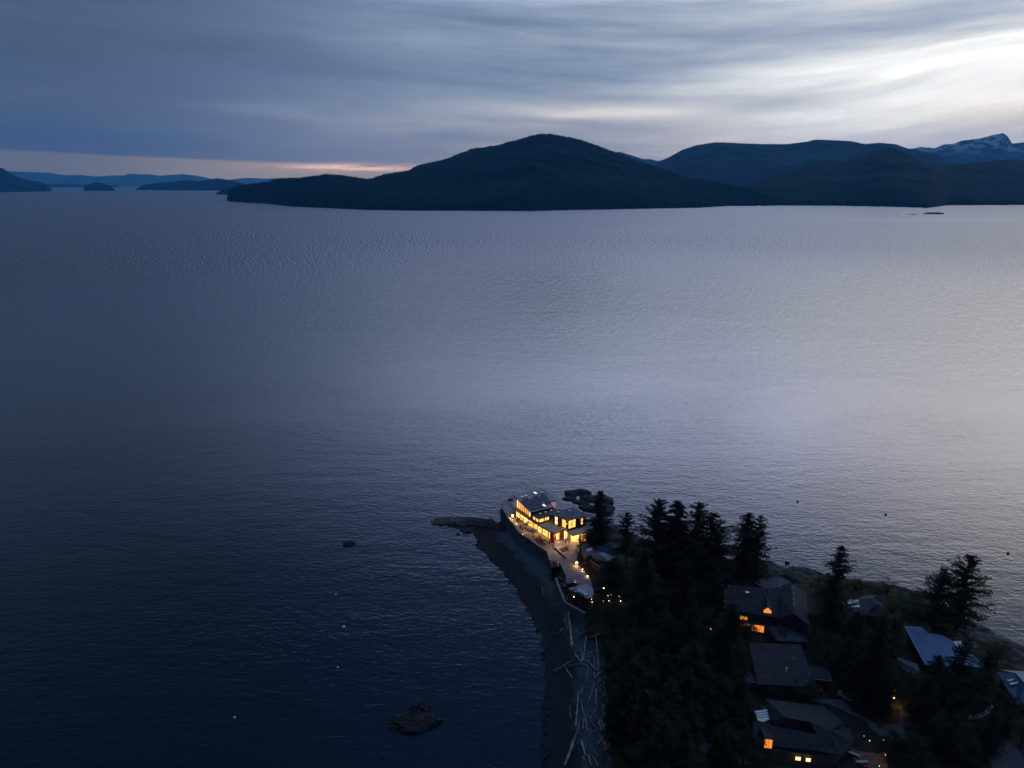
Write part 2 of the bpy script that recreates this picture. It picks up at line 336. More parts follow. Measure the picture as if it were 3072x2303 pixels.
# ---------------------------------------------------------------- mesh builders for the near scene
class MB:
    def __init__(s): s.V = []; s.F = []; s.M = []
    def add(s, V, F, m=0):
        o = len(s.V); s.V += [tuple(v) for v in V]; s.F += [tuple(i + o for i in f) for f in F]; s.M += [m] * len(F); return s
    def prism(s, poly, z0, z1, m=0):
        """plan polygon extruded; z0 / z1 may be numbers or one value per corner"""
        n = len(poly); a = sum(poly[i][0] * poly[(i + 1) % n][1] - poly[(i + 1) % n][0] * poly[i][1] for i in range(n))
        za = list(z0) if hasattr(z0, '__len__') else [z0] * n; zb = list(z1) if hasattr(z1, '__len__') else [z1] * n
        P = list(zip([(p[0], p[1]) for p in poly], za, zb))
        if a < 0: P = P[::-1]
        V = [(p[0][0], p[0][1], p[1]) for p in P] + [(p[0][0], p[0][1], p[2]) for p in P]
        F = [tuple(range(n))[::-1], tuple(range(n, 2 * n))] + [(i, (i + 1) % n, n + (i + 1) % n, n + i) for i in range(n)]
        return s.add(V, F, m)
    def seg(s, a, b, th, z0, z1, m=0, off=0.0):
        """upright board between two plan points"""
        a = Vector((a[0], a[1])); b = Vector((b[0], b[1])); d_ = (b - a).normalized(); n_ = Vector((-d_.y, d_.x))
        h_ = n_ * th / 2; o_ = n_ * off
        return s.prism([a - h_ + o_, b - h_ + o_, b + h_ + o_, a + h_ + o_], z0, z1, m)
    def box(s, c, sx, sy, z0, z1, rz=0.0, m=0):
        cr, sr = math.cos(rz), math.sin(rz)
        return s.prism([(c[0] + cr * x_ - sr * y_, c[1] + sr * x_ + cr * y_) for x_, y_ in ((-sx / 2, -sy / 2), (sx / 2, -sy / 2), (sx / 2, sy / 2), (-sx / 2, sy / 2))], z0, z1, m)
    def tube(s, pts, rad, n=7, m=0, caps=True):
        pts = [Vector(p) for p in pts]; rad = rad if hasattr(rad, '__len__') else [rad] * len(pts); V = []; F = []
        for i, p in enumerate(pts):
            t_ = (pts[min(i + 1, len(pts) - 1)] - pts[max(i - 1, 0)]).normalized()
            u_ = t_.cross(Vector((0, 0, 1)));
            if u_.length < .05: u_ = Vector((1, 0, 0))
            u_.normalize(); v_ = t_.cross(u_)
            for k in range(n):
                an = 2 * math.pi * k / n; V.append(p + (u_ * math.cos(an) + v_ * math.sin(an)) * rad[i])
        for i in range(len(pts) - 1):
            for k in range(n): F.append((i * n + k, i * n + (k + 1) % n, (i + 1) * n + (k + 1) % n, (i + 1) * n + k))
        if caps: F.append(tuple(range(n))); F.append(tuple(range((len(pts) - 1) * n, len(pts) * n))[::-1])
        return s.add(V, F, m)
    def build(s, name, mat, parent=None, org=None, smooth=False):
        me = bpy.data.meshes.new(name); V = s.V
        if parent is not None: org = parent.location
        if org is not None:
            V = [(v[0] - org[0], v[1] - org[1], v[2] - org[2]) for v in V]
        me.from_pydata(V, [], s.F); me.update()
        if smooth: me.shade_smooth()
        o = link(name, me, mat, parent)
        for p, m_ in zip(me.polygons, s.M): p.material_index = m_
        if parent is None and org is not None: o.location = org
        return o
def lerp(a, b, t): return (a[0] + (b[0] - a[0]) * t, a[1] + (b[1] - a[1]) * t)
def emis(name, c, s_, var=None, scale=1.0):
    m, gg = material(name, 0.3, 0.5)
    gg.b.inputs['Base Color'].default_value = c4(.3, .25, .2)
    if var is None: gg.b.inputs['Emission Color'].default_value = c4(*c)
    else:
        v = gg.vmath('MULTIPLY', gg.pos, (1, 1, .55))
        n = gg.noise(v, scale, 4.0, 0.65)
        gg.put(gg.b.inputs['Emission Color'], gg.ramp(n, [(0.0, var), (0.40, var), (0.50, c), (1.0, c)]))
    gg.b.inputs['Emission Strength'].default_value = s_
    return m
M = {}
M['gravel_beach'] = None
M['concrete'] = rough_mat('pale_concrete', (.16, .165, .17), (.24, .24, .245), .8)
M['wallstone'] = rough_mat('retaining_wall_concrete', (.045, .055, .06), (.10, .11, .115), .7, bs=.7, bd=.15)
M['cap'] = rough_mat('wall_cap', (.16, .17, .17), (.22, .22, .22), .8)
M['roof_pale'] = rough_mat('pale_membrane_roof', (.20, .22, .24), (.28, .29, .31), .35, rough=.7, bs=.1)
M['roof_dark'] = rough_mat('dark_bitumen_roof', (.035, .05, .065), (.055, .07, .085), .9, rough=.6)
M['roof_gravel'] = rough_mat('gravel_roof', (.07, .075, .085), (.12, .125, .13), .5)
M['fascia'] = rough_mat('dark_fascia', (.012, .013, .015), (.02, .02, .022), 2., rough=.5)
M['cedar'] = rough_mat('red_cedar', (.12, .028, .010), (.22, .058, .022), 3., stretch=(1, 1, .2))
M['darkwall'] = rough_mat('dark_cladding', (.022, .018, .018), (.045, .035, .034), 2.)
M['frame'] = rough_mat('dark_window_frame', (.03, .02, .015), (.05, .035, .025), 3.)
M['glow'] = emis('lit_window_glass', (1.0, .46, .095), 2.1, (.60, .21, .03), 1.2)
M['glow_white'] = emis('bright_lit_glass', (1.0, .62, .24), 2.2)
M['glow_soft'] = emis('dim_lit_glass', (.9, .36, .07), .9, (.45, .15, .02), .9)
M['glow_orange'] = emis('orange_lit_glass', (1.0, .30, .03), 1.0, (.5, .13, .012), 1.1)
M['glow_sky'] = emis('lit_skylight', (1.0, .80, .60), 1.1)
M['skyl'] = rough_mat('skylight_dome', (.5, .5, .52), (.6, .6, .62), 2., rough=.25, bs=0)
M['skyl_warm'] = emis('warm_skylight_dome', (.62, .32, .22), .45)
m, gg = material('solar_cell_glass', .45, .3); gg.b.inputs['Base Color'].default_value = c4(.006, .014, .045)
M['solar'] = m
M['alum'] = rough_mat('aluminium_edge', (.3, .32, .34), (.36, .38, .4), 3., rough=.4, bs=0, metal=.5)
m, gg = material('balustrade_glass', .08, .6); gg.b.inputs['Base Color'].default_value = c4(.5, .5, .5); gg.b.inputs['Transmission Weight'].default_value = .9; gg.b.inputs['IOR'].default_value = 1.05
gg.b.inputs['Alpha'].default_value = .35; M['glass'] = m
M['lamp'] = emis('lamp_glow', (1.0, .62, .25), 22)
M['lamp_w'] = emis('white_lamp_glow', (1.0, .85, .6), 3)
M['lamp_o'] = emis('orange_lamp_glow', (1.0, .32, .06), 4)
M['lamp_g'] = emis('green_lamp_glow', (.25, 1.0, .55), 2)
M['lamp_b'] = emis('blue_lamp_glow', (.2, .65, 1.0), 2.5)
M['metal'] = rough_mat('black_metal', (.02, .02, .02), (.03, .03, .03), 3., rough=.5)
M['drive'] = rough_mat('paved_driveway', (.10, .105, .12), (.17, .17, .18), .45, bs=.25)
M['road'] = rough_mat('asphalt_lane', (.030, .042, .055), (.045, .058, .07), .25)
M['rock'] = rough_mat('sea_rock', (.008, .009, .011), (.026, .026, .029), .7, rough=.85, bs=1., bd=.3, stretch=(1, 1, 3))
M['rock_pale'] = rough_mat('dry_rock', (.020, .021, .025), (.065, .062, .064), .5, bs=1., bd=.3, stretch=(1, 1, 3))
M['wood'] = rough_mat('bleached_driftwood', (.13, .13, .13), (.34, .33, .32), .9, bs=.6, bd=.04)
M['wood_dark'] = rough_mat('weathered_driftwood', (.05, .05, .052), (.17, .165, .16), .9, bs=.6, bd=.04)
M['deckwood'] = rough_mat('brown_deck_boards', (.07, .042, .030), (.14, .085, .060), 2.5)
M['bark'] = rough_mat('conifer_bark', (.020, .015, .012), (.04, .03, .025), 3.)
M['leaf'] = rough_mat('conifer_needles', (.005, .009, .008), (.019, .028, .018), .35, rough=1, spec=.05, bs=0)
M['leaf_b'] = rough_mat('broad_leaves', (.008, .013, .008), (.026, .036, .016), .5, rough=1, spec=.05, bs=0)
M['leaf_g'] = rough_mat('garden_leaves', (.03, .05, .015), (.07, .10, .03), .8, rough=1, spec=.05, bs=0)
M['white'] = rough_mat('white_paint', (.55, .55, .55), (.65, .65, .65), 2., bs=0)
M['shingle'] = rough_mat('dark_shingles', (.007, .010, .018), (.019, .024, .036), .9, bs=.6, bd=.06, stretch=(1, 1, 2))
M['slate'] = rough_mat('grey_shingles', (.024, .029, .044), (.050, .056, .078), .8, bs=.6, bd=.06)
M['blue'] = rough_mat('blue_metal_roof', (.085, .150, .255), (.10, .175, .29), .3, rough=.45, bs=0)
M['teal'] = rough_mat('teal_metal_roof', (.018, .055, .095), (.025, .07, .115), .3, rough=.5, bs=0)
M['siding'] = rough_mat('dark_siding', (.03, .03, .036), (.05, .05, .055), 1.)
M['brick'] = rough_mat('red_brick_paving', (.09, .040, .028), (.16, .075, .055), 1.5)
M['carpaint'] = rough_mat('black_car_paint', (.012, .014, .02), (.016, .018, .025), 3., rough=.2, bs=0, spec=.8)
M['carpale'] = rough_mat('silver_car_paint', (.28, .33, .40), (.30, .35, .42), 3., rough=.3, bs=0)
M['carglass'] = rough_mat('car_glass', (.008, .01, .012), (.01, .012, .015), 3., rough=.1, bs=0, spec=.9)
M['tyre'] = rough_mat('tyre_rubber', (.01, .01, .01), (.015, .015, .015), 3., bs=0)

# ---------------------------------------------------------------- land
shore_px = [(1295, 1562), (1310, 1556), (1350, 1553), (1420, 1552), (1465, 1557), (1490, 1572), (1502, 1560), (1499, 1530), (1504, 1510), (1530, 1500), (1600, 1500), (1660, 1520), (1690, 1536),
    (1740, 1548), (1790, 1560), (1830, 1575), (1900, 1600), (1950, 1630), (2000, 1650), (2060, 1655), (2150, 1666), (2190, 1676), (2250, 1688), (2320, 1694), (2400, 1718), (2430, 1722), (2480, 1722), (2540, 1736),
    (2620, 1745), (2680, 1760), (2740, 1768), (2800, 1790), (2850, 1835), (2885, 1862), (2907, 1880), (2926, 1885), (2965, 1909), (3008, 1926), (3068, 1950), (3300, 2040), (3700, 2180), (4300, 2400)]
west_px = [(1330, 1574), (1360, 1580), (1400, 1593), (1420, 1600), (1428, 1630), (1425, 1640), (1450, 1655), (1480, 1685), (1510, 1720), (1540, 1755), (1560, 1790), (1580, 1830), (1605, 1870), (1618, 1900),
    (1628, 1960), (1637, 2010), (1635, 2060), (1627, 2100), (1628, 2160), (1625, 2220), (1630, 2303)]
SP = [G(*p)[:2] for p in shore_px] + [(330, 100), (330, -60), (-30, -60), (-18, 0), (-4, 60), (4, 90)] + [G(*p)[:2] for p in west_px[::-1]]
SP = np.array([(p[0], p[1]) for p in SP])
def r1(X, Y, z=5.0): return G(1460 + X / 5.5275, 1440 + Y / 5.5275, z)
def r2(X, Y, z=5.0): return G(1280 + X / 3.685, 1440 + Y / 3.685, z)
def r3(X, Y, z=5.0): return G(1600 + X / 4.422, 1600 + Y / 4.422, z)
def r4(X, Y, z=5.0): return G(2100 + X / 3.685, 1480 + Y / 3.685, z)
def r5(X, Y, z=2.0): return G(1600 + X / 3.297, 1800 + Y / 3.297, z)
def r6(X, Y, z=5.0): return G(2100 + X / 3.66, 1850 + Y / 3.66, z)
def r7(X, Y, z=5.0): return G(2550 + X / 4.146, 1600 + Y / 4.146, z)
def r8(X, Y, z=5.0): return G(2550 + X / 4.115, 1900 + Y / 4.115, z)
wall_top = [r1(265, 470), r1(410, 690), r1(560, 890), r1(700, 975), r1(880, 1110), r1(1010, 1190), r1(1062, 1345)]
bank_px = [(1676, 1700), (1672, 1733), (1684, 1775), (1697, 1806), (1757, 1841), (1752, 1876), (1758, 1900), (1800, 1921), (1806, 1952), (1824, 1982), (1809, 2043), (1827, 2088), (1809, 2134), (1818, 2209), (1827, 2255), (1843, 2303)]
PP = [(p.x, p.y) for p in wall_top] + [G(a, b, 4.5)[:2] for a, b in bank_px] + [(22, 95), (16, 60), (4, 0), (-10, -50), (318, -50), (318, 90)]
PP += [G(a, b, 4.8)[:2] for a, b in [(3600, 2190), (3068, 1990), (2990, 1962), (2940, 1930), (2880, 1900), (2800, 1830), (2700, 1785), (2560, 1760), (2460, 1752), (2380, 1745), (2300, 1725), (2200, 1705), (2100, 1700), (2000, 1690), (1950, 1660), (1880, 1615), (1800, 1580)]]
PP += [r1(1500, 640)[:2], r1(1250, 560)[:2], r1(900, 380)[:2], r1(700, 300)[:2], r1(480, 280)[:2], r1(330, 300)[:2], r1(262, 360)[:2]]
PP = np.array([(p[0], p[1]) for p in PP])
def sdist(X, Y, poly):
    """signed distance, positive inside"""
    d2 = np.full(X.shape, 1e18); ins = np.zeros(X.shape, bool); n = len(poly)
    for i in range(n):
        x1, y1 = poly[i]; x2, y2 = poly[(i + 1) % n]; ex, ey = x2 - x1, y2 - y1
        t = np.clip(((X - x1) * ex + (Y - y1) * ey) / (ex * ex + ey * ey + 1e-12), 0, 1)
        d2 = np.minimum(d2, (X - x1 - t * ex) ** 2 + (Y - y1 - t * ey) ** 2)
        if y1 != y2:
            c_ = ((y1 > Y) != (y2 > Y)) & (X < ex * (Y - y1) / (y2 - y1) + x1); ins ^= c_
    return np.where(ins, 1, -1) * np.sqrt(d2)
def terrain(X, Y):
    X = np.asarray(X, float); Y = np.asarray(Y, float)
    ds = sdist(X, Y, SP) + (fbm(X * .35 + 90, Y * .35 + 90, 8) - .47) * 2.2
    dp = sdist(X, Y, PP)
    nz = fbm(X * .5 + 60, Y * .5 + 60, 3)
    low = np.where(ds > 0, 0.12 * ds + .10 * nz, .35 * ds)
    low = np.minimum(low, 2.4)
    east = np.clip((X - 40) / 12, 0, 1)
    rocky = np.clip(ds / 9, 0, 1) * 3.2 + (fbm(X * .45 + 20, Y * .45 + 20, 14) - .3) * 3.0 * np.clip(ds / 2, 0, 1)
    low = np.where(ds > 0, low * (1 - east) + rocky * east, low)
    soft = 1.2 + 5 * east
    k = np.clip((dp + soft * .4) / soft, 0, 1); k = k * k * (3 - 2 * k)
    up = 4.9 + np.clip(dp - 2, 0, 40) * .0
    z = low * (1 - k) + up * k
    z = np.where(ds < 0, np.minimum(low, -.05), z)
    return np.maximum(z, -3.0)
gx = np.concatenate([np.arange(-36, 140, .7), np.arange(140, 334, 4)]); gy = np.concatenate([np.arange(-62, 80, 4), np.arange(80, 240, .7)])
XX, YY = np.meshgrid(gx, gy, indexing='ij'); ZZ = terrain(XX, YY)
P = np.stack([XX, YY, ZZ], -1).reshape(-1, 3)
F = grid_faces(len(gx), len(gy))
zf = P[:, 2][F].max(1); F = F[zf > -1.2]
used = np.unique(F); remap = -np.ones(len(P), int); remap[used] = np.arange(len(used)); P = P[used]; F = remap[F]
m, gg = material('shore_ground', .9, .25)
z_ = gg.sep(gg.pos)[2]; x_ = gg.sep(gg.pos)[0]
nz = gg.noise(gg.pos, .35, 5.0, .65); fine = gg.noise(gg.pos, 2.2, 3.0, .6)
wet = gg.mix(gg.sstep(fine, .3, .7), c4(.005, .007, .010), c4(.015, .018, .022))
shg = gg.mix(gg.sstep(fine, .3, .7), c4(.022, .038, .048), c4(.055, .080, .095))
soil = gg.mix(gg.sstep(nz, .35, .65), c4(.005, .008, .006), c4(.014, .020, .010))
c_ = gg.mix(gg.sstep(z_ + (nz - .5) * .9, .75, 1.15), wet, shg)
rk = gg.mix(gg.sstep(nz, .4, .6), c4(.010, .011, .014), c4(.045, .045, .05))
c_ = gg.mix(gg.sstep(x_, 42, 52), c_, rk)
c_ = gg.mix(gg.sstep(z_ + (nz - .5) * .8, 2.9, 3.6), c_, soil)
gg.put(gg.b.inputs['Base Color'], c_)
gg.put(gg.b.inputs['Normal'], bump(gg, fine + nz, .7, .25))
o = link('ground', mesh_np('ground', P, F), m); tag(o, kind='structure'); o.data.shade_smooth()
def tz(x, y): return float(terrain(np.array([x]), np.array([y]))[0])
def onland(px, py, z=3.0):
    for _ in range(6):
        p = G(px, py, z); z = tz(p.x, p.y)
    return Vector((p.x, p.y, z))
def sheet(name, poly, z, mat):
    me = bpy.data.meshes.new(name); pts = [(p[0], p[1], z) for p in poly]
    a = sum(pts[i][0] * pts[(i + 1) % len(pts)][1] - pts[(i + 1) % len(pts)][0] * pts[i][1] for i in range(len(pts)))
    if a < 0: pts = pts[::-1]
    me.from_pydata(pts, [], [tuple(range(len(pts)))]); me.update()
    return tag(link(name, me, mat), kind='structure')
TZ = 5.06
terr = [(p.x, p.y) for p in wall_top] + [(p[0], p[1]) for p in [r1(1180, 1230), r1(1345, 1080), r1(1350, 1000), r1(1500, 900), r1(1600, 700), r1(1100, 480), r1(700, 300), r1(480, 282), r1(330, 302), r1(264, 362)]]
sheet('terrace_paving', terr, TZ, M['concrete'])
drive = [r1(1070, 1200), r1(1230, 1210), r1(1352, 1090), r1(1354, 1000), r1(1545, 1015), r1(1540, 1150), r3(575, 330), r3(600, 420), r3(660, 490), r3(745, 575), r3(775, 650), r3(790, 760), r3(600, 745), r3(470, 690), r3(425, 575), r3(360, 400), r3(235, 360)]
sheet('driveway', [(p.x, p.y) for p in drive], TZ + .03, M['drive'])
# lanes and forecourts between the houses
sheet('forecourt', [r6(1180, 900)[:2], r6(1420, 960)[:2], r6(1830, 1140)[:2], r8(260, 1180)[:2], r8(480, 1320)[:2], r8(800, 1330)[:2], r8(860, 1230)[:2], r8(840, 1080)[:2], r8(620, 880)[:2], r8(600, 1120)[:2], r8(330, 1110)[:2], r8(0, 940)[:2], r6(1650, 900)[:2]], TZ - .02, M['road'])
sheet('parking_court', [r6(-360, 1440)[:2], r6(40, 1380)[:2], r6(260, 1360)[:2], r6(280, 1590)[:2], r6(0, 1600)[:2], r6(-360, 1560)[:2]], TZ - .02, M['road'])
sheet('garden_path', [r6(100, 1170)[:2], r6(150, 1165)[:2], r6(150, 1290)[:2], r6(260, 1330)[:2], r6(250, 1370)[:2], r6(110, 1340)[:2]], TZ - .01, M['road'])
def ring(cx, cy, rx, ry, a0, a1, wd, z, name, mat, org):
    pts = []
    for k in range(17):
        a = a0 + (a1 - a0) * k / 16; pts.append(org(cx + rx * math.cos(a), cy + ry * math.sin(a))[:2])
    for k in range(16, -1, -1):
        a = a0 + (a1 - a0) * k / 16; pts.append(org(cx + (rx - wd) * math.cos(a), cy + (ry - wd) * math.sin(a))[:2])
    sheet(name, pts, z, mat)
ring(1490, 860, 280, 200, -1.1, 1.7, 55, TZ - .01, 'curved_walk', M['concrete'], r8)
sheet('side_lane', [r8(1380, 1120)[:2], r8(1500, 1080)[:2], r8(1600, 1230)[:2], r8(1700, 1400)[:2], r8(1560, 1320)[:2]], TZ - .02, M['road'])
sheet('lower_yard', [r8(1700, 1330)[:2], r8(1950, 1290)[:2], r8(2100, 1450)[:2], r8(2250, 1800)[:2], r8(1900, 1900)[:2], r8(1700, 1560)[:2]], TZ - .02, M['road'])
sheet('beach_walk_rocks', [r4(190, 770, 3.6)[:2], r4(420, 810, 3.6)[:2], r4(400, 830, 3.6)[:2], r4(200, 790, 3.6)[:2]], 4.4, M['rock_pale'])
sheet('stone_patio', [r4(550, 960)[:2], r4(660, 925)[:2], r4(900, 925)[:2], r4(1000, 985)[:2], r4(900, 1060)[:2], r4(700, 1050)[:2]], TZ + .2, M['slate'])
# ---------------------------------------------------------------- modern glass house
def pt(X, Y, z): p = r1(X, Y, z); return (p.x, p.y)
house = empty('modern_house', (9.0, 203.0, TZ)); tag(house, 'glowing glass house with solar panels on its sloping roof above the beach wall', 'house')
def window_on(parent, a, b, z0, z1, pane, nv=1, nh=1, th=.12, fr=.09, out=.03, frame=None, name='window'):
    """framed window between plan points a and b"""
    f = MB(); av = Vector(a); bv = Vector(b); L_ = (bv - av).length
    for k in range(nv + 1):
        t = k / nv; c_ = lerp(a, b, t); e = fr / L_ / 2
        t0 = min(max(t, e), 1 - e); f.seg(lerp(a, b, t0 - e), lerp(a, b, t0 + e), th, z0, z1, off=out)
    for k in range(nh + 1):
        z = z0 + (z1 - z0) * k / nh; z = min(max(z, z0 + fr / 2), z1 - fr / 2)
        f.seg(lerp(a, b, .003), lerp(a, b, .997), th * .9, z - fr / 2, z + fr / 2, off=out)
    fo = f.build(name, frame or M['frame'], parent)
    p = MB(); p.seg(lerp(a, b, .01), lerp(a, b, .99), .03, z0 + .02, z1 - .02)
    po = p.build('pane', pane); po.parent = fo; po.location = parent.location if False else (0, 0, 0)
    po.data.transform(Matrix.Translation(-parent.location)); return fo
def inset(poly, d_):
    n = len(poly); a = sum(poly[i][0] * poly[(i + 1) % n][1] - poly[(i + 1) % n][0] * poly[i][1] for i in range(n)); sg = 1 if a > 0 else -1
    out = []
    for i in range(n):
        p0 = Vector(poly[i - 1]); p1 = Vector(poly[i]); p2 = Vector(poly[(i + 1) % n])
        e1 = (p1 - p0).normalized(); e2 = (p2 - p1).normalized(); n1_ = Vector((-e1.y, e1.x)) * sg; n2_ = Vector((-e2.y, e2.x)) * sg
        b_ = (n1_ + n2_); q = p1 + b_ * (d_ / max(.25, 1 + n1_.dot(n2_))); out.append((q.x, q.y))
    return out
# balcony slab over the ground floor
SL = 8.6
slab = [pt(1120, 872, SL), pt(1302, 802, SL), pt(1345, 850, SL), pt(1340, 700, SL), pt(1250, 560, SL), pt(1100, 420, SL), pt(900, 250, SL), pt(600, 300, SL), pt(480, 330, SL), pt(385, 395, SL), pt(460, 462, SL), pt(550, 530, SL), pt(700, 632, SL), pt(870, 742, SL), pt(1000, 812, SL)]
MB().prism(slab, SL - .32, SL).build('balcony_slab', M['roof_pale'], house)
fz = inset(slab, -.05); MB().prism(fz, SL - .36, SL - .06).build('slab_fascia', M['fascia'], house)
# ground floor walls: solid core set back behind the glazing
gf = inset(slab, 1.25)
core = [gf[i] for i in (0, 1, 2, 3, 4, 5, 6, 7, 8, 9, 10, 11, 12, 13, 14)]
MB().prism(inset(slab, 1.45), TZ + .01, SL - .37).build('ground_floor_wall', M['cedar'], house)
line = [gf[0], gf[14], gf[13], gf[12], gf[11], gf[10], gf[9]]
def along(line, s0):
    for a, b in zip(line[:-1], line[1:]):
        L_ = (Vector(b) - Vector(a)).length
        if s0 <= L_: return lerp(a, b, s0 / L_)
        s0 -= L_
    return line[-1]
tot = sum((Vector(b) - Vector(a)).length for a, b in zip(line[:-1], line[1:]))
window_on(house, along(line, 2.45), along(line, .25), TZ + .05, SL - .40, M['glow'], nv=1)
s_ = 2.75; k = 0
while s_ < tot - 1.9:
    wv_ = 2.15 if k % 3 else 2.5
    a, b = along(line, s_), along(line, s_ + wv_)
    window_on(house, b, a, TZ + .05, SL - .40, M['glow_white'] if k in (4,) else M['glow'], nv=2 if k % 2 else 3, nh=1 if k % 3 else 2); s_ += wv_ + (.35 if k % 3 != 1 else .12); k += 1
# cedar fins at the corner, both sides
fin = MB()
def fins(mb, a, b, n, z0, z1, w_=.09, dd=.28):
    for i in range(n):
        c_ = lerp(a, b, (i + .5) / n); an = math.atan2(b[1] - a[1], b[0] - a[0]); mb.box(c_, w_, dd, z0, z1, an)
c0 = inset(slab, .35)
fins(fin, c0[0], lerp(c0[0], c0[14], .62), 9, TZ - .1, SL - .37)
fin.build('cedar_screen', M['cedar'], house)
fin = MB(); fins(fin, lerp(c0[0], c0[1], .45), lerp(c0[0], c0[1], 1.05), 7, TZ - .1, SL - .37); fin.build('cedar_screen', M['cedar'], house)
window_on(house, lerp(gf[0], gf[1], .12), lerp(gf[0], gf[1], .42), TZ + .05, SL - .4, M['glow'], nv=1, out=-.05)
# entrance glazing beside the garage
ea, eb = pt(1275, 985, TZ), pt(1338, 960, TZ)
window_on(house, ea, eb, TZ, SL - .4, M['glow_white'], nv=2, nh=2, out=-.04)
# porch deck and steps
pd = [pt(1120, 1105, 5.9), pt(1128, 1010, 5.9), pt(1200, 985, 5.9), pt(1262, 1040, 5.9), pt(1330, 1085, 5.9), pt(1190, 1130, 5.9)]
MB().prism(pd, TZ, 5.9).build('porch_deck', M['concrete'], house)
st_ = MB()
for i in range(4):
    a0 = pt(1190 + 2 * i, 1132 + 17 * i, 5.9 - .2 * i); b0 = pt(1330 + 4 * i, 1086 + 17 * i, 5.9 - .2 * i); n_ = Vector((b0[1] - a0[1], a0[0] - b0[0])).normalized() * .38
    st_.prism([a0, b0, (b0[0] + n_.x, b0[1] + n_.y), (a0[0] + n_.x, a0[1] + n_.y)], TZ + .03, 5.72 - .18 * i)
st_.build('entrance_steps', M['deckwood'], house)
# side steps from the terrace
st_ = MB()
for i in range(5):
    a0 = pt(795 + 24 * i, 985 + 26 * i, TZ); b0 = pt(895 + 20 * i, 955 + 26 * i, TZ); n_ = Vector((b0[1] - a0[1], a0[0] - b0[0])).normalized() * .5
    st_.prism([a0, b0, (b0[0] + n_.x, b0[1] + n_.y), (a0[0] + n_.x, a0[1] + n_.y)], TZ + .01, TZ + .62 - .12 * i)
st_.build('terrace_steps', M['deckwood'], house)
# balcony balustrade
bl = [slab[9], slab[10], slab[11], slab[12]]
bal = MB(); rail = MB()
for a, b in zip(inset(slab, .12)[9:12], inset(slab, .12)[10:13]):
    bal.seg(a, b, .03, SL, SL + 1.0); rail.tube([(a[0], a[1], SL + 1.02), (b[0], b[1], SL + 1.02)], .035)
bo = bal.build('balustrade', M['glass'], house); ra = rail.build('rail', M['alum']); ra.parent = bo; ra.data.transform(Matrix.Translation(-house.location))
# upper shed-roofed living room
ZL, ZH = 11.5, 13.3
rp = [(735, 525, ZL), (1110, 435, ZL), (1042, 347, 11.95), (1160, 325, 12.05), (950, 130, ZH), (435, 230, ZH)]
rxy = [pt(X, Y, z) for X, Y, z in rp]; rz_ = [z for _, _, z in rp]
MB().prism(rxy, [z - .22 for z in rz_], rz_).build('shed_roof', M['roof_pale'], house)
MB().prism(inset(rxy, -.06), [z - .30 for z in rz_], [z - .05 for z in rz_]).build('roof_fascia', M['fascia'], house)
ul0 = pt(732, 612, SL); ul1 = pt(500, 442, SL)
ur0 = lerp(ul0, (ul0[0] + rxy[1][0] - rxy[0][0], ul0[1] + rxy[1][1] - rxy[0][1]), .95)
ur1 = (ul1[0] + ur0[0] - ul0[0] + 1.0, ul1[1] + ur0[1] - ul0[1])
def roofz(p):
    a = Vector(rxy[0]); b = Vector(rxy[5]); d_ = b - a; return ZL + (ZH - ZL) * (Vector(p) - a).dot(d_) / d_.length_squared
qb = [ul0, ur0, ur1, ul1]
MB().prism(inset(qb, .25), SL + .01, [roofz(p) - .31 for p in inset(qb, .25)]).build('upper_wall', M['cedar'], house)
nwin = 7
for i in range(nwin):
    a, b = lerp(ul0, ul1, i / nwin + .008), lerp(ul0, ul1, (i + 1) / nwin - .008)
    zt = min(roofz(a), roofz(b)) - .34
    f = window_on(house, b, a, SL + .05, zt, M['glow_white'] if i in (0, 6) else M['glow'], nv=2, nh=1, out=-.02)
window_on(house, lerp(ul1, ur1, .03), lerp(ul1, ur1, .45), SL + .05, roofz(ul1) - .36, M['glow'], nv=3)
# lit clerestory under the right end of the shed roof
wa, wb = pt(1072, 425, 10.2), pt(1140, 415, 10.2)
MB().seg(lerp(ur0, ur1, .12), lerp(ur0, ur1, .45), .1, 9.2, 11.2).build('end_window', M['glow_soft'], house)
MB().seg(wa, wb, .2, 9.6, 11.6).build('end_wall', M['skyl_warm'], house)  # wall glows by emission in place of warm light falling on it
# solar panels
A0, A1, B0, B1 = Vector((*rxy[0], ZL)), Vector((*rxy[1], ZL)), Vector((*rxy[5], ZH)), Vector((*rxy[4], ZH))
def RP(u, v, h=0.0):
    p = (A0 * (1 - u) + A1 * u) * (1 - v) + (B0 * (1 - u) + B1 * u) * v; return Vector((p.x, p.y, p.z + h))
def plate(parent, name, u0, u1, v0, v1, h0, h1, mat, rim=None):
    q = [RP(u0, v0), RP(u1, v0), RP(u1, v1), RP(u0, v1)]
    V = [p + Vector((0, 0, h0)) for p in q] + [p + Vector((0, 0, h1)) for p in q]
    mb = MB(); mb.add(V, [(0, 3, 2, 1), (4, 5, 6, 7), (0, 1, 5, 4), (1, 2, 6, 5), (2, 3, 7, 6), (3, 0, 4, 7)])
    o = mb.build(name, mat, parent)
    if rim:
        c_ = sum(q, Vector()) / 4; r = MB()
        for a, b in zip(q, q[1:] + q[:1]): r.tube([a + Vector((0, 0, h1)), b + Vector((0, 0, h1))], .028, n=4)
        ro = r.build('panel_edge', rim); ro.parent = o; ro.data.transform(Matrix.Translation(-parent.location))
    return o
rows_ = [(0.05, .16, range(0, 10)), (.168, .278, range(0, 10)), (.286, .396, range(0, 10)), (.404, .514, range(0, 10)), (.522, .60, range(0, 10)), (.61, .69, (1, 2, 5, 6, 8, 9))]
ncol = 10
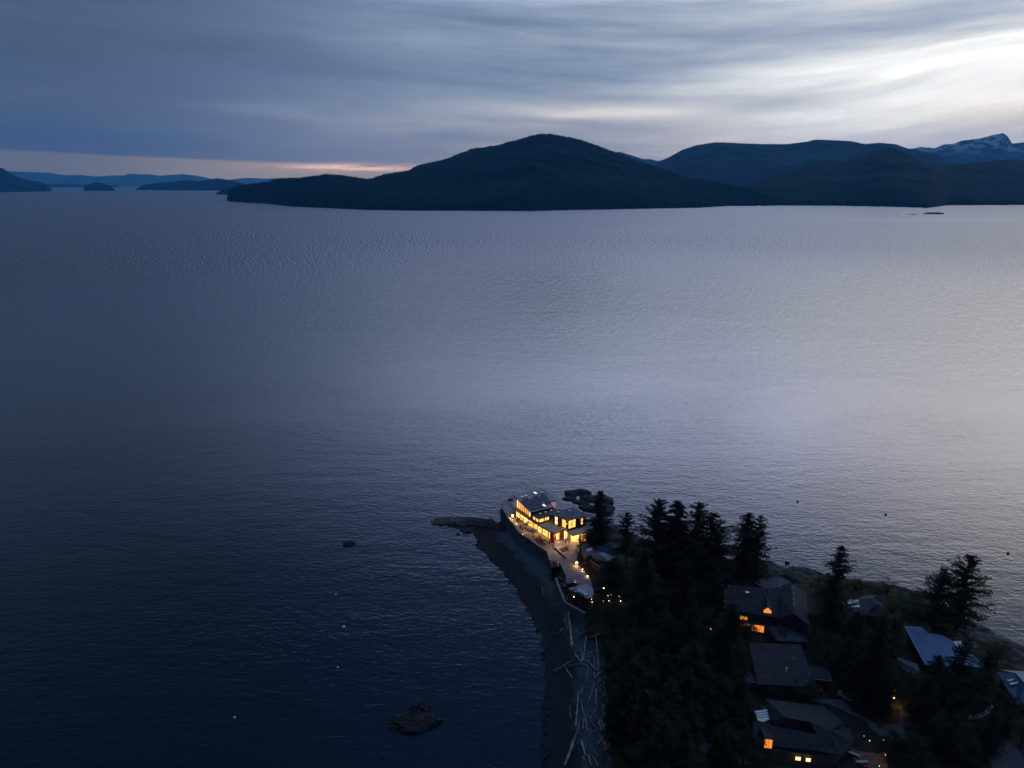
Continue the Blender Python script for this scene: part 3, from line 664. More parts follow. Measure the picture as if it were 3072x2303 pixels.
for (v0, v1, cols) in rows_:
    for c_ in cols:
        if v0 < .2 and c_ >= 7 and v0 < .1: continue
        if (.1 < v0 < .35) and c_ == 7: continue
        u0 = .035 + c_ * .092
        plate(house, 'solar_panel', u0, u0 + .086, v0, v1, .10, .15, M['solar'], M['alum'])
def skylight(parent, c_, sx, sy, z, mat, rz=0.0, h_=.25):
    s1 = MB(); s1.box(c_, sx + .16, sy + .16, z - .02, z + h_, rz); o = s1.build('skylight', M['fascia'], parent)
    s2 = MB(); n_ = 5
    s2.box(c_, sx, sy, z + h_ * .6, z + h_ + .06, rz); s2.box(c_, sx * .6, sy * .6, z + h_, z + h_ + .12, rz)
    d2 = s2.build('dome', mat); d2.parent = o; d2.data.transform(Matrix.Translation(-parent.location)); return o
ang = math.atan2(rxy[1][1] - rxy[0][1], rxy[1][0] - rxy[0][0])
for X, Y, z, sx, sy, mt in [(585, 268, 12.9, .85, .8, 'skyl_warm'), (650, 252, 12.95, .85, .8, 'skyl_warm'), (805, 205, 13.05, .75, 1.7, 'glow_sky'), (910, 197, 13.05, .8, 1.1, 'skyl'), (948, 410, 11.9, .75, 1.8, 'glow_sky')]:
    skylight(house, pt(X, Y, z), sx, sy, z - .25, M[mt], ang, .3)
# dark flat roof with clerestory windows
DR = 10.65
dr = [pt(742, 556, DR), pt(862, 632, DR), pt(1062, 572, DR), pt(1180, 492, DR), pt(1105, 440, DR), pt(900, 470, DR)]
MB().prism(dr, DR - .25, DR).build('dark_flat_roof', M['roof_dark'], house)
MB().prism(inset(dr, -.05), DR - .30, DR - .05).build('dark_roof_fascia', M['fascia'], house)
di = inset(dr, .35)
MB().prism(inset(dr, .5), SL + .01, DR - .31).build('clerestory_wall', M['cedar'], house)
for i in range(2): window_on(house, lerp(di[0], di[1], .5 * i + .03), lerp(di[0], di[1], .5 * i + .47), SL + .45, DR - .35, M['glow'], nv=1, out=-.03)
for i in range(2): window_on(house, lerp(di[1], di[2], .48 * i + .02), lerp(di[1], di[2], .48 * i + .45), SL + .45, DR - .35, M['glow'], nv=1, out=-.03)
for X, Y in ((888, 545), (978, 520), (1072, 495)): skylight(house, pt(X, Y, DR + .2), .62, .62, DR, M['skyl_warm'], ang, .22)
# right-hand upper block
FR = 12.0
fr_ = [pt(1350, 655, FR), pt(1512, 606, FR), pt(1522, 618, FR), pt(1690, 572, FR), pt(1430, 438, FR), pt(1180, 492, FR), pt(1045, 540, FR)]
MB().prism(fr_, FR - .3, FR).build('block_roof', M['roof_gravel'], house)
MB().prism(inset(fr_, -.06), FR - .38, FR - .04).build('block_roof_edge', M['cap'], house)
kb = inset(fr_, .55)
MB().prism(inset(fr_, .65), SL - .3, FR - .39).build('block_wall', M['darkwall'], house)
window_on(house, lerp(kb[0], kb[1], .03), lerp(kb[0], kb[1], .72), SL + .05, FR - .42, M['glow'], nv=2, out=-.04)
window_on(house, lerp(kb[2], kb[3], .22), lerp(kb[2], kb[3], .58), SL + .5, FR - .7, M['glow'], nv=2, nh=2, out=-.04)
window_on(house, lerp(kb[6], kb[0], .16), lerp(kb[6], kb[0], .36), SL + .1, FR - .45, M['glow_white'], nv=2, nh=2, out=-.04)
window_on(house, lerp(kb[6], kb[0], .62), lerp(kb[6], kb[0], .88), SL + .1, FR - .45, M['glow'], nv=2, out=-.04)
MB().seg(lerp(kb[6], kb[0], .37), lerp(kb[6], kb[0], .61), .14, SL + .02, FR - .42, off=-.03).build('cedar_cladding', M['cedar'], house)
for X, Y, z in ((1190, 522, FR + .2), (1378, 503, FR + .2)): skylight(house, pt(X, Y, z), .75, .7, FR, M['skyl'], ang, .25)
# garage below with canopy
cz = 8.3
can = [pt(1350, 852, cz), pt(1432, 912, cz), pt(1742, 812, cz), pt(1620, 765, cz)]
MB().prism(can, cz - .22, cz).build('canopy', M['cap'], house)
MB().prism(inset(can, -.05), cz - .27, cz - .05).build('canopy_edge', M['fascia'], house)
ga, gb_ = pt(1348, 1003, TZ), pt(1545, 1020, TZ)
gn = Vector((gb_[1] - ga[1], ga[0] - gb_[0])).normalized(); gb_ = (gb_[0] + gn.x * -.0, gb_[1]); gc = pt(1740, 985, TZ)
gw = [ga, gb_, gc, (gc[0] + 1, gc[1] + 6), (ga[0] + 1.2, ga[1] + 6.5)]
MB().prism(gw, TZ + .02, cz - .28).build('garage_wall', M['concrete'], house)
gd = MB(); d0, d1 = lerp(ga, gb_, .22), lerp(ga, gb_, .92); off_ = Vector((gn.x, gn.y)) * .08
d0 = (d0[0] + off_.x, d0[1] + off_.y); d1 = (d1[0] + off_.x, d1[1] + off_.y)
window_on(house, d0, d1, TZ + .04, TZ + 2.55, M['glow'], nv=3, nh=5, fr=.05, out=0, frame=M['alum'], name='garage_door')
for k in range(4):
    a = lerp(gb_, gc, .10 + .22 * k); b = lerp(gb_, gc, .26 + .22 * k); o_ = Vector((gn.x, gn.y)) * .12
    MB().seg((a[0] + o_.x, a[1] + o_.y), (b[0] + o_.x, b[1] + o_.y), .06, TZ + .1, TZ + 2.6).build('slat_panel', M['glow_soft'] if k in (0, 1) else M['cedar'], house)

LS = []
def lamp(name, p, rad, mat, label, cat='lamp', group=None, watt=0, colr=(1, .5, .17), pole=0.0, head=True):
    t = empty(name, (p[0], p[1], p[2] - pole)); tag(t, label, cat, group)
    if pole > 0: MB().tube([(p[0], p[1], p[2] - pole), (p[0], p[1], p[2] - rad * .6)], .035).build('post', M['metal'], t)
    bm = bmesh.new(); bmesh.ops.create_icosphere(bm, subdivisions=2, radius=rad); me = bpy.data.meshes.new('bulb'); bm.to_mesh(me); bm.free(); me.shade_smooth()
    b_ = link('bulb', me, mat, t); b_.location = (0, 0, pole)
    if head:
        hd = MB(); hd.tube([(p[0], p[1], p[2] + rad * .9), (p[0], p[1], p[2] + rad * 1.5)], [rad * 1.5, rad * .5], n=8); hd.build('shade', M['metal'], t)
    if watt:
        l = bpy.data.lights.new('lamp_light', 'POINT'); l.energy = watt; l.color = colr; l.shadow_soft_size = max(rad, .1)
        lo = bpy.data.objects.new('lamp_light', l); col.objects.link(lo); lo.parent = t; lo.location = (0, 0, pole - rad - .05)
    return t
q = r1(428, 580, 6.6); lamp('terrace_lamp', (q.x, q.y, 6.6), .32, M['lamp'], 'very bright lamp post on the sea end of the house terrace', 'lamp post', None, 900, pole=1.5, head=False)
def wall_lamp(X, Y, z, label, w_=0, rad=.13):
    q = r1(X, Y, z); l = lamp('wall_lamp', (q.x, q.y, z), rad, M['lamp_w'], label, 'lamp', 'wall lamps on the glass house', w_); return l
wall_lamp(1190, 612, 10.6, 'small wall lamp between the two tall upper windows over the roof deck', 60)
wall_lamp(1322, 712, 10.6, 'small wall lamp at the corner of the dark upper block', 60)
wall_lamp(1582, 888, 7.6, 'round lamp under the canopy right of the garage door', 150, .2)
wall_lamp(1148, 892, 7.8, 'lamp under the pointed corner of the balcony slab', 500, .1)
wall_lamp(1480, 905, 7.7, 'canopy lamp above the garage door', 800, .1)
wall_lamp(600, 888, 5.6, 'small garden lamp on the terrace by the beach wall corner', 90, .14)
wall_lamp(492, 690, 5.7, 'small garden lamp under the bushes by the terrace', 70, .14)
wall_lamp(655, 800, 6.3, 'slim lamp glowing among the terrace bushes', 70, .12)
for i_, s0 in enumerate((3.5, 7.5, 11.5, 15.5)):  # lamps added under the balcony to strengthen the window spill on the terrace
    q = Vector(along(line, s0)); nn = Vector(along(line, s0 + .5)) - q; nn = Vector((-nn.y, nn.x)).normalized() * .62
    if (Vector((q.x, q.y)) + nn - Vector((9, 203))).length < (Vector((q.x, q.y)) - nn - Vector((9, 203))).length: nn = -nn
    lamp('soffit_lamp', (q.x + nn.x, q.y + nn.y, SL - .47), .07, M['lamp_w'], ['small soffit light under the balcony nearest the cedar fins', 'small soffit light under the balcony, second from the cedar fins', 'small soffit light under the balcony, second from the sea end', 'small soffit light under the balcony nearest the sea end'][i_], 'lamp', 'soffit lights along the glass wall', 260, (1, .5, .17), head=False)
q = r1(1200, 1040, 8.0); lamp('soffit_lamp', (q.x, q.y + .5, 8.05), .07, M['lamp_w'], 'small soffit light over the entrance porch', 'lamp', None, 420, (1, .5, .17), head=False)
# driveway lamps
q = r1(1495, 1362, 6.2); lamp('drive_lamp', (q.x, q.y, 6.2), .26, M['lamp'], 'brightest round lamp at the hedge beside the driveway', 'lamp post', 'driveway lamps', 240, pole=1.15, head=False)
q = r1(1590, 1467, 5.6); lamp('drive_lamp', (q.x, q.y, 5.6), .13, M['lamp'], 'low middle lamp throwing a streak across the driveway', 'lamp post', 'driveway lamps', 110, pole=.5)
q = r1(1672, 1575, 5.5); lamp('drive_lamp', (q.x, q.y, 5.5), .13, M['lamp'], 'lowest driveway lamp next to the overhanging conifer', 'lamp post', 'driveway lamps', 90, pole=.4)

# ---------------------------------------------------------------- walls by the beach
def wall_run(name, pts, ztop, zbot, th, label, cat='wall', cap=True, mat='wallstone', group=None):
    t = empty(name, (pts[0][0], pts[0][1], zbot)); tag(t, label, cat, group); w_ = MB(); c_ = MB()
    n = len(pts)
    left = []; right = []
    for i in range(n):
        p = Vector(pts[i][:2]); d0 = (p - Vector(pts[i - 1][:2])).normalized() if i else None; d1 = (Vector(pts[i + 1][:2]) - p).normalized() if i < n - 1 else None
        dd = d0 if d1 is None else d1 if d0 is None else (d0 + d1).normalized()
        nn = Vector((-dd.y, dd.x)); left.append(p + nn * th / 2); right.append(p - nn * th / 2)
    poly = [tuple(v) for v in left] + [tuple(v) for v in right[::-1]]
    for i in range(n - 1):
        quad = [left[i], left[i + 1], right[i + 1], right[i]]
        w_.prism([tuple(v) for v in quad], zbot, ztop)
        if cap:
            m_ = .08; qq = [left[i] + (left[i] - right[i]).normalized() * m_, left[i + 1] + (left[i + 1] - right[i + 1]).normalized() * m_, right[i + 1] - (left[i + 1] - right[i + 1]).normalized() * m_, right[i] - (left[i] - right[i]).normalized() * m_]
            c_.prism([tuple(v) for v in qq], ztop, ztop + .12)
    w_.build('wall_body', M[mat], t)
    if cap: c_.build('cap', M['cap'], t)
    return t
wall_run('retaining_wall', [r1(262, 362), r1(265, 470), r1(410, 690), r1(560, 890)], 5.45, .3, .5, 'tall stone retaining wall under the sea end of the terrace')
wall_run('retaining_wall', [r1(560, 892), r1(700, 975), r1(880, 1110), r1(1010, 1190), r1(1062, 1345)], 5.40, .5, .5, 'retaining wall with pale cap between terrace steps and dark planter')
wall_run('retaining_wall', [r3(300, 590, 4.6), r3(345, 720, 4.6), r3(425, 910, 4.6)], 4.75, 1.0, .5, 'beach wall beside the parked cars')
wall_run('retaining_wall', [r3(428, 912, 4.6), r3(560, 985, 4.6), r3(692, 1058, 4.6)], 4.70, 1.0, .55, 'low end of the beach wall at the top of the big drift logs')
wall_run('retaining_wall', [r3(430, 575), r3(312, 590, 4.7)], 4.75, 1.6, .4, 'short cross wall between driveway and beach')
wall_run('garden_wall', [r3(352, 398), r3(395, 490), r3(428, 572)], 5.9, 2.5, .3, 'thin pale-topped wall along the left side of the driveway')
wall_run('garden_wall', [r1(1130, 1135), r1(1230, 1225), r1(1310, 1298)], 5.75, 5.0, .3, 'low wall slanting down beside the entrance steps')
wall_run('garden_wall', [r3(600, 290), r3(740, 400), r3(880, 510)], 6.6, 4.9, .25, 'dark garden wall between driveway and neighbouring roofs', mat='darkwall')
pl = [r1(1050, 1350, 5.2), r1(1175, 1350, 5.2), r1(1205, 1440, 5.2), r1(1080, 1470, 5.2)]
t = empty('planter', (pl[0].x, pl[0].y, 2.2)); tag(t, 'black planter box where the beach wall meets the driveway', 'planter')
MB().prism([p[:2] for p in pl], 2.2, 5.7).build('planter_body', M['fascia'], t)
MB().prism(inset([(p.x, p.y) for p in pl], .25), 5.68, 5.76).build('soil', M['bark'], t)
q = onland(1550, 1607); q = Vector((q.x, q.y, 1.0))
t = empty('standing_stone', q); tag(t, 'pale upright slab leaning on the foot of the beach wall', 'stone'); MB().tube([q - Vector((0, 0, .5)), q + Vector((.1, .2, 1.2)), q + Vector((.15, .4, 1.9))], [.4, .38, .2], n=6).build('stone_body', M['cap'], t)
# ---------------------------------------------------------------- trees
def tube_np(pts, rad, n=6):
    mb = MB(); mb.tube(pts, rad, n=n, caps=False); return mb
def conifer_mesh(seed, n_wh=34, per=6, spread=.20, low=.12, gap=.15, droop=.35, dens=1.0, twin=False):
    """unit-height conifer: returns trunk MB and crown arrays (V, F)"""
    rs = random.Random(seed); C = []
    axes = [(0, 0, 1.0)] if not twin else [(0, 0, 1.0), (.10, .03, .90)]
    tr = MB()
    for ax, ay, ht in axes:
        bend = [(ax * t + math.sin(t * 3 + seed) * .006, ay * t + math.cos(t * 4 + seed) * .006, t * ht) for t in [0, .2, .4, .6, .8, 1]]
        tr.tube(bend, [.016, .013, .010, .007, .004, .001], n=6, caps=False)
        for w_ in range(n_wh):
            t = low + (1 - low) * (w_ + rs.random() * .6) / n_wh
            if rs.random() < gap * .5: continue
            prof = (1 - t) ** .60 * (1 - .35 * max(0, (.35 - t) / .35)) + .02
            for b in range(per):
                if rs.random() < gap: continue
                L_ = spread * prof * rs.uniform(.45, 1.42)
                if rs.random() < .12: L_ *= 1.35
                an = rs.random() * 6.283; up = (.18 + .5 * t) * L_
                nseg = max(3, int(L_ / .010 * dens))
                ca, sa = math.cos(an), math.sin(an)
                for k in range(nseg):
                    f = (k + .6 + rs.random() * .4) / nseg
                    r_ = L_ * f; zz = t * ht + up * f - droop * L_ * f * f + rs.gauss(0, .003)
                    wd = .32 * L_ * (1 - f * .75) * (f + .25)
                    for q in range(3):
                        of = rs.uniform(-1, 1) * wd
                        C.append((ax * t + ca * r_ - sa * of, ay * t + sa * r_ + ca * of, zz + rs.gauss(0, .004), an + rs.uniform(-.9, .9), rs.uniform(.010, .019), rs.uniform(-.6, .25)))
        for k in range(14): C.append((ax * .98, ay * .98, ht * (1 - k * .004), rs.random() * 6, .008, .9))
    V = []; F = []
    for (x, y, z, a, s, p) in C:
        dx, dy = math.cos(a), math.sin(a); l = s * 1.25; w_ = s * .42; i = len(V)
        V += [(x - dx * l * .5, y - dy * l * .5, z), (x - dy * w_, y + dx * w_, z - .2 * w_), (x + dx * l, y + dy * l, z + p * l), (x + dy * w_, y - dx * w_, z - .2 * w_)]
        F.append((i, i + 1, i + 2, i + 3))
    return tr, V, F
def broad_mesh(seed, rx=.42, n=2400):
    rs = random.Random(seed); tr = MB(); tips = []
    tr.tube([(0, 0, 0), (.01, 0, .2), (.0, .02, .42)], [.035, .028, .018], n=6, caps=False)
    for k in range(11):
        a = k * 2.4 + rs.random(); L_ = rs.uniform(.25, .5) * rx * 2; z0 = rs.uniform(.18, .42)
        e = (math.cos(a) * L_ * .8, math.sin(a) * L_ * .8, z0 + rs.uniform(.15, .5)); tr.tube([(0, 0, z0), (e[0] * .5, e[1] * .5, (z0 + e[2]) * .52), e], [.013, .008, .003], n=4, caps=False); tips.append(e)
    for k in range(9): tips.append((rs.gauss(0, rx * .4), rs.gauss(0, rx * .4), rs.uniform(.55, .92)))
    V = []; F = []
    for k in range(n):
        c = rs.choice(tips); R_ = rs.uniform(.06, .15) * rx / .42
        v = Vector((rs.gauss(0, 1), rs.gauss(0, 1), rs.gauss(0, .8))); v = v.normalized() * R_ * rs.random() ** .4
        x, y, z = c[0] + v.x, c[1] + v.y, min(1.0, max(.12, c[2] + v.z)); s = rs.uniform(.010, .022); a = rs.random() * 6.28; ti = rs.uniform(-.8, .8)
        dx, dy = math.cos(a), math.sin(a); i = len(V)
        V += [(x - dx * s, y - dy * s, z - ti * s), (x - dy * s * .7, y + dx * s * .7, z), (x + dx * s, y + dy * s, z + ti * s), (x + dy * s * .7, y - dx * s * .7, z)]
        F.append((i, i + 1, i + 2, i + 3))
    return tr, V, F
TREES = {}
def variant(key, fn, leaf):
    tr, V, F = fn(); tm = bpy.data.meshes.new('trunk'); tm.from_pydata(tr.V, [], tr.F); tm.update(); tm.shade_smooth(); tm.materials.append(M['bark'])
    cm = mesh_np('crown', V, F); cm.materials.append(leaf); TREES[key] = (tm, cm)
variant('fir_a', lambda: conifer_mesh(1, 40, 8, .21, .14, .10), M['leaf'])
variant('fir_b', lambda: conifer_mesh(2, 36, 7, .25, .18, .16, droop=.2), M['leaf'])
variant('fir_c', lambda: conifer_mesh(3, 44, 8, .18, .10, .12, droop=.5), M['leaf'])
variant('sparse', lambda: conifer_mesh(4, 32, 7, .22, .20, .22, droop=.15), M['leaf'])
variant('sparse_b', lambda: conifer_mesh(9, 32, 8, .25, .14, .20, droop=.1), M['leaf'])
variant('twin', lambda: conifer_mesh(5, 34, 6, .24, .22, .15, twin=True), M['leaf'])
variant('dense', lambda: conifer_mesh(6, 40, 9, .28, .08, .05, droop=.4), M['leaf'])
variant('broad_a', lambda: broad_mesh(11), M['leaf_b'])
variant('broad_b', lambda: broad_mesh(12, .5), M['leaf_b'])
variant('bush_a', lambda: broad_mesh(13, .6, 1700), M['leaf_b'])
variant('bush_g', lambda: broad_mesh(14, .55, 1700), M['leaf_g'])
def put_tree(kind, p, ht, wide=1.0, rz=0.0, name='conifer', label='', cat='tree', group=None):
    t = empty(name, p, rz); tag(t, label, cat, group); tm, cm = TREES[kind]
    a = bpy.data.objects.new('trunk' if 'bush' not in kind else 'stem', tm); b = bpy.data.objects.new('crown' if 'bush' not in kind else 'foliage', cm)
    for o in (a, b): col.objects.link(o); o.parent = t; o.scale = (ht * wide, ht * wide, ht)
    return t
def tree_px(kind, bx, by, tx, ty, wide=1.0, zb=4.9, **kw):
    """base seen at (bx, by), top at (tx, ty)"""
    p = G(bx, by, zb)
    r = ray(tx, ty); d_ = math.hypot(p.x, p.y); ht = CAMH + r.z / math.hypot(r.x, r.y) * d_ - zb
    return put_tree(kind, (p.x, p.y, zb - .15), max(ht, 3), wide, (bx * 7.3 + by) % 6.28, **kw)
named = [
 ('fir_a', 1795, 1655, 1797, 1470, 1.15, 'tall dark conifer directly right of the glass house, its top over the sea rocks'),
 ('sparse', 1876, 1700, 1886, 1533, 1.25, 'thin broken-topped conifer second from the glass house'),
 ('fir_b', 1966, 1745, 1974, 1496, 1.25, 'left one of the two tallest conifers in the middle grove'),
 ('fir_c', 2016, 1750, 2016, 1498, 1.4, 'right one of the two tallest conifers in the middle grove'),
 ('fir_b', 2078, 1765, 2079, 1505, 1.2, 'pointed conifer third in the middle grove skyline'),
 ('sparse_b', 2125, 1765, 2123, 1535, 1.25, 'open-branched conifer at the right end of the middle grove skyline'),
 ('dense', 2226, 1745, 2222, 1533, 1.05, 'broad conifer standing alone left of centre on the far shore'),
 ('fir_b', 2262, 1752, 2263, 1541, .85, 'slimmer conifer crowding the right side of the broad shore conifer'),
 ('dense', 2490, 1895, 2483, 1624, .72, 'big dark conifer between the lit dark-roofed house and the skylight house'),
 ('sparse_b', 2795, 1905, 2807, 1696, 1.2, 'shorter of the two open conifers on the right shore'),
 ('sparse_b', 2868, 1895, 2881, 1655, 1.2, 'taller of the two open conifers on the right shore'),
 ('sparse', 2850, 2165, 2850, 1905, 1.25, 'open conifer standing in front of the blue metal roof'),
 ('fir_b', 2920, 2150, 2915, 1990, 1.1, 'small conifer below the right end of the blue metal roof'),
 ('dense', 1838, 1785, 1822, 1672, 1.5, 'bushy conifer overhanging the end of the driveway'),
 ('fir_a', 1925, 1900, 1905, 1640, 1.2, 'large conifer over the small garden lights'),
 ('dense', 2610, 2110, 2600, 1830, .75, 'black conifer left of the blue metal roof'),
 ('fir_a', 2560, 2010, 2570, 1840, .9, 'dark conifer in front of the skylight house'),
 ('dense', 2180, 2010, 2170, 1800, .8, 'black conifer hiding the left end of the lit dark-roofed house'),
]
for i, (k_, bx, by, tx, ty, wd, lab) in enumerate(named):
    tree_px(k_, bx, by, tx, ty, wd, label=lab, group='conifers on the point')
# the dark wood between beach and gardens: every tree its own object
rs = random.Random(7)
kinds = ['fir_a', 'fir_b', 'fir_c', 'dense', 'dense', 'twin', 'broad_a', 'broad_b']
def where(px, py):
    h_ = 'left' if px < 1930 else 'middle' if px < 2120 else 'right'
    v_ = 'front' if py > 2150 else 'centre' if py > 1950 else 'back'
    return v_, h_
spots = []
for py in range(1770, 2480, 58):
    for px in range(1790, 2215, 74):
        x_ = px + rs.uniform(-24, 24) + (37 if (py // 58) % 2 else 0); y_ = py + rs.uniform(-16, 16)
        if y_ > 2230 and x_ > 2090: continue
        if 2070 < x_ < 2200 and 2130 < y_ < 2440: continue
        lim = 1790 + (y_ - 1850) * .16
        if x_ < lim: continue
        if y_ < 1860 and x_ < 1830: continue
        if x_ > 2190: continue
        if 1800 < y_ < 1900 and 1790 < x_ < 1905: continue
        spots.append((x_, y_))
WOOD = 'trees of the dark wood beside the beach'
words = ['leaning', 'rounded', 'shaggy', 'narrow', 'ragged', 'full', 'blunt', 'pointed']
for i, (px, py) in enumerate(spots):
    k_ = rs.choice(kinds); p = G(px, py, 4.9); ht = rs.uniform(9, 17) if 'broad' not in k_ else rs.uniform(7, 12)
    nm = 'conifer' if 'broad' not in k_ else 'broadleaf_tree'
    if px < 1885 and py < 1990: ht = min(ht, max(2.5, (py - 1822) / 11.5))
    v_, h_ = where(px, py)
    near = 'the driftwood beach' if px < 1900 else 'the lit garden lights' if py < 1850 else 'the grey garden path' if py > 2150 and px > 2020 else 'the wood centre' if px < 2090 else 'the roofs of the two dark houses'
    n_l = sum(1 for q in spots[:i] if abs(q[1] - py) < 25) + 1
    put_tree(k_, (p.x, p.y, 4.75), ht, rs.uniform(.85, 1.25), rs.random() * 6, name=nm, group=WOOD,
        label='dark %s, number %s from the beach, %d percent down the photo' % ('conifer' if nm == 'conifer' else 'leafy tree', ['one', 'two', 'three', 'four', 'five', 'six', 'seven', 'eight'][min(n_l - 1, 7)], round(py / 23.03)))
more = [(2420, 2110, 'broad_a', 6, 'low tree behind the bottom hip-roofed house'), (2300, 2085, 'bush_a', 3.5, 'dark hedge clump between the flat roof and the hip roof'), (2380, 2090, 'bush_a', 3.2, 'second hedge clump between the flat roof and the hip roof'),
 (2240, 1925, 'broad_a', 6, 'leafy tree below the orange ground floor windows'), (2330, 1925, 'bush_a', 4, 'bush under the grey lower roof'), (2480, 1985, 'broad_b', 8, 'leafy tree beside the carport'),
 (2530, 2040, 'dense', 11, 'conifer right of the carport'), (2660, 2000, 'fir_a', 13, 'conifer left of the grey cottage roof'), (2570, 2100, 'dense', 11, 'conifer by the pale parked car'), (2640, 2150, 'dense', 10, 'conifer over the orange porch light'),
 (2720, 2120, 'broad_b', 9, 'round leafy tree right of the orange porch light'), (2760, 2180, 'dense', 12, 'dark conifer between forecourt and curved walk'), (2820, 2240, 'broad_a', 8, 'leafy tree over the lower forecourt'), (2790, 2110, 'dense', 12, 'conifer under the grey cottage roof'),
 (2950, 2060, 'fir_b', 9, 'small conifer between the blue and teal roofs'), (2985, 2150, 'broad_b', 7, 'leafy tree left of the teal roof'), (2960, 2250, 'dense', 9, 'conifer below the curved walk'), (3060, 2240, 'broad_a', 7, 'leafy tree at the right edge by the lower yard'),
 (2690, 2290, 'bush_a', 4, 'bush beside the blue-grey bin'), (2880, 2290, 'broad_b', 7, 'leafy tree at the bottom right of the forecourt'), (2230, 2290, 'broad_a', 7, 'leafy tree at the bottom left of the hip-roofed house'), (2640, 1890, 'broad_a', 7, 'leafy tree half hiding the skylight house'),
 (2700, 1880, 'broad_b', 7, 'leafy tree right of the skylight house'), (2740, 1850, 'bush_a', 5, 'shore bush behind the skylight house'), (2560, 1930, 'dense', 9, 'dark conifer under the skylight house'), (2140, 1830, 'broad_a', 8, 'leafy tree on the lawn left of the lit house'), (2185, 2075, 'broad_b', 8, 'leafy tree left of the flat roof'),
 (2210, 2160, 'dense', 10, 'conifer left of the ribbed patio cover'), (2190, 1930, 'broad_b', 9, 'leafy tree left of the orange windows'), (2165, 2290, 'dense', 9, 'conifer beside the three orange path lights'), (2450, 1950, 'bush_a', 4, 'bush between the gabled wing and the carport')]
for px, py, k_, ht, lab in more:
    p = G(px, py, 4.9); nm = 'conifer' if k_ in ('dense', 'fir_a', 'fir_b') else 'shrub' if 'bush' in k_ else 'broadleaf_tree'
    put_tree(k_, (p.x, p.y, 4.75), ht, rs.uniform(.9, 1.2), rs.random() * 6, name=nm, label=lab, cat='shrub' if nm == 'shrub' else 'tree', group='trees among the houses')
# more low dark planting that fills the gaps between the houses
fill = []
for py in range(1900, 2310, 30):
    for px in range(2140, 3060, 44): fill.append((px + rs.uniform(-15, 15), py + rs.uniform(-10, 10)))
HB = [(2165, 1740, 2440, 1930), (2225, 1915, 2505, 2070), (2250, 2085, 2680, 2303), (2525, 1780, 2660, 1880), (2700, 1870, 2965, 2025), (2675, 1960, 2775, 2055), (2940, 1955, 3000, 2000), (2985, 2000, 3072, 2120), (2440, 2070, 2700, 2200), (2680, 2100, 2770, 2240), (2850, 2070, 2990, 2190), (2960, 2200, 3072, 2303)]
nf = 0
for px, py in fill:
    if any(a < px < c and b < py - 8 < d_ + 10 for a, b, c, d_ in HB): continue
    nf += 1; k_ = rs.choice(['bush_a', 'broad_a', 'dense', 'bush_a', 'fir_b', 'broad_b']); p = G(px, py, 4.9)
    if sdist(np.array([p.x]), np.array([p.y]), PP)[0] < 3: continue
    ht = {'bush_a': rs.uniform(1.8, 3.2), 'broad_a': rs.uniform(3.5, 6), 'broad_b': rs.uniform(3.5, 6), 'dense': rs.uniform(4, 7), 'fir_b': rs.uniform(5, 8)}[k_]
    nm = 'shrub' if 'bush' in k_ else 'conifer' if k_ in ('dense', 'fir_b') else 'broadleaf_tree'
    put_tree(k_, (p.x, p.y, 4.75), ht, rs.uniform(1, 1.3), rs.random() * 6, name=nm, cat='shrub' if nm == 'shrub' else 'tree', group='low planting between the houses',
        label='low dark %s between the houses, %d percent across, %d percent down the photo' % ({'shrub': 'shrub', 'conifer': 'conifer', 'broadleaf_tree': 'leafy tree'}[nm], round(px / 30.72), round(py / 23.03)))
# shore scrub on the north side and garden shrubs
for px, py, h_, g_, lab in [(2150, 1700, 2.5, 'a', 'scrub left of the broad shore conifer'), (2190, 1715, 2.5, 'g', 'olive scrub in front of the broad shore conifer'), (2300, 1735, 1.8, 'a', 'low scrub above the shore rocks behind the lit house'),
 (2430, 1760, 2.5, 'g', 'olive scrub right of the stone patio'), (2455, 1790, 3, 'a', 'scrub at the foot of the big dark conifer'), (2545, 1760, 3.2, 'g', 'olive scrub at the shore right of the big dark conifer'), (2585, 1765, 3.5, 'a', 'rounded shore scrub above the skylight house'),
 (2630, 1770, 3.2, 'g', 'olive shore scrub right above the skylight'), (2665, 1765, 4, 'a', 'spiky shrub standing on the shore line'), (2700, 1800, 3, 'g', 'shore scrub behind the skylight house gable'), (2760, 1815, 3, 'a', 'scrub left of the two open conifers'), (2830, 1850, 3.5, 'a', 'scrub under the two open conifers'),
 (2870, 1890, 3.5, 'g', 'scrub at the foot of the taller open conifer'), (2905, 1930, 3, 'a', 'scrub above the right shore rocks'), (2745, 1890, 4, 'a', 'scrub above the blue metal roof'), (2820, 1915, 3, 'g', 'scrub between the blue roof and the shore'), (2130, 1800, 3, 'g', 'olive scrub on the lawn of the lit house'), (2960, 1955, 2.5, 'a', 'scrub behind the small shed'), (3030, 1985, 2.5, 'a', 'scrub behind the teal roof')]:
    p = G(px, py, 4.9); put_tree('bush_' + g_, (p.x, p.y, tz(p.x, p.y) - .2), h_, 1.35, px % 6, name='shrub', label=lab, cat='shrub', group='scrub along the north shore')
for i in range(46):
    px = rs.uniform(2140, 3050); yb = np.interp(px, [a for a, b in shore_px[14:38]], [b for a, b in shore_px[14:38]]); py = yb + rs.uniform(12, 62)
    p = G(px, py, 4.2); zt = tz(p.x, p.y)
    if zt < 1.2 or any(a < px < c and b < py < d_ for a, b, c, d_ in HB[:1] + HB[3:5]): continue
    put_tree(rs.choice(['bush_a', 'bush_a', 'bush_g']), (p.x, p.y, zt - .2), rs.uniform(1.2, 2.8), rs.uniform(1.2, 1.9), rs.random() * 6, name='shrub', cat='shrub', group='scrub along the north shore',
        label='wind-bent shore shrub, %d percent across, %d percent down the photo' % (round(px / 30.72), round(py / 23.03)))
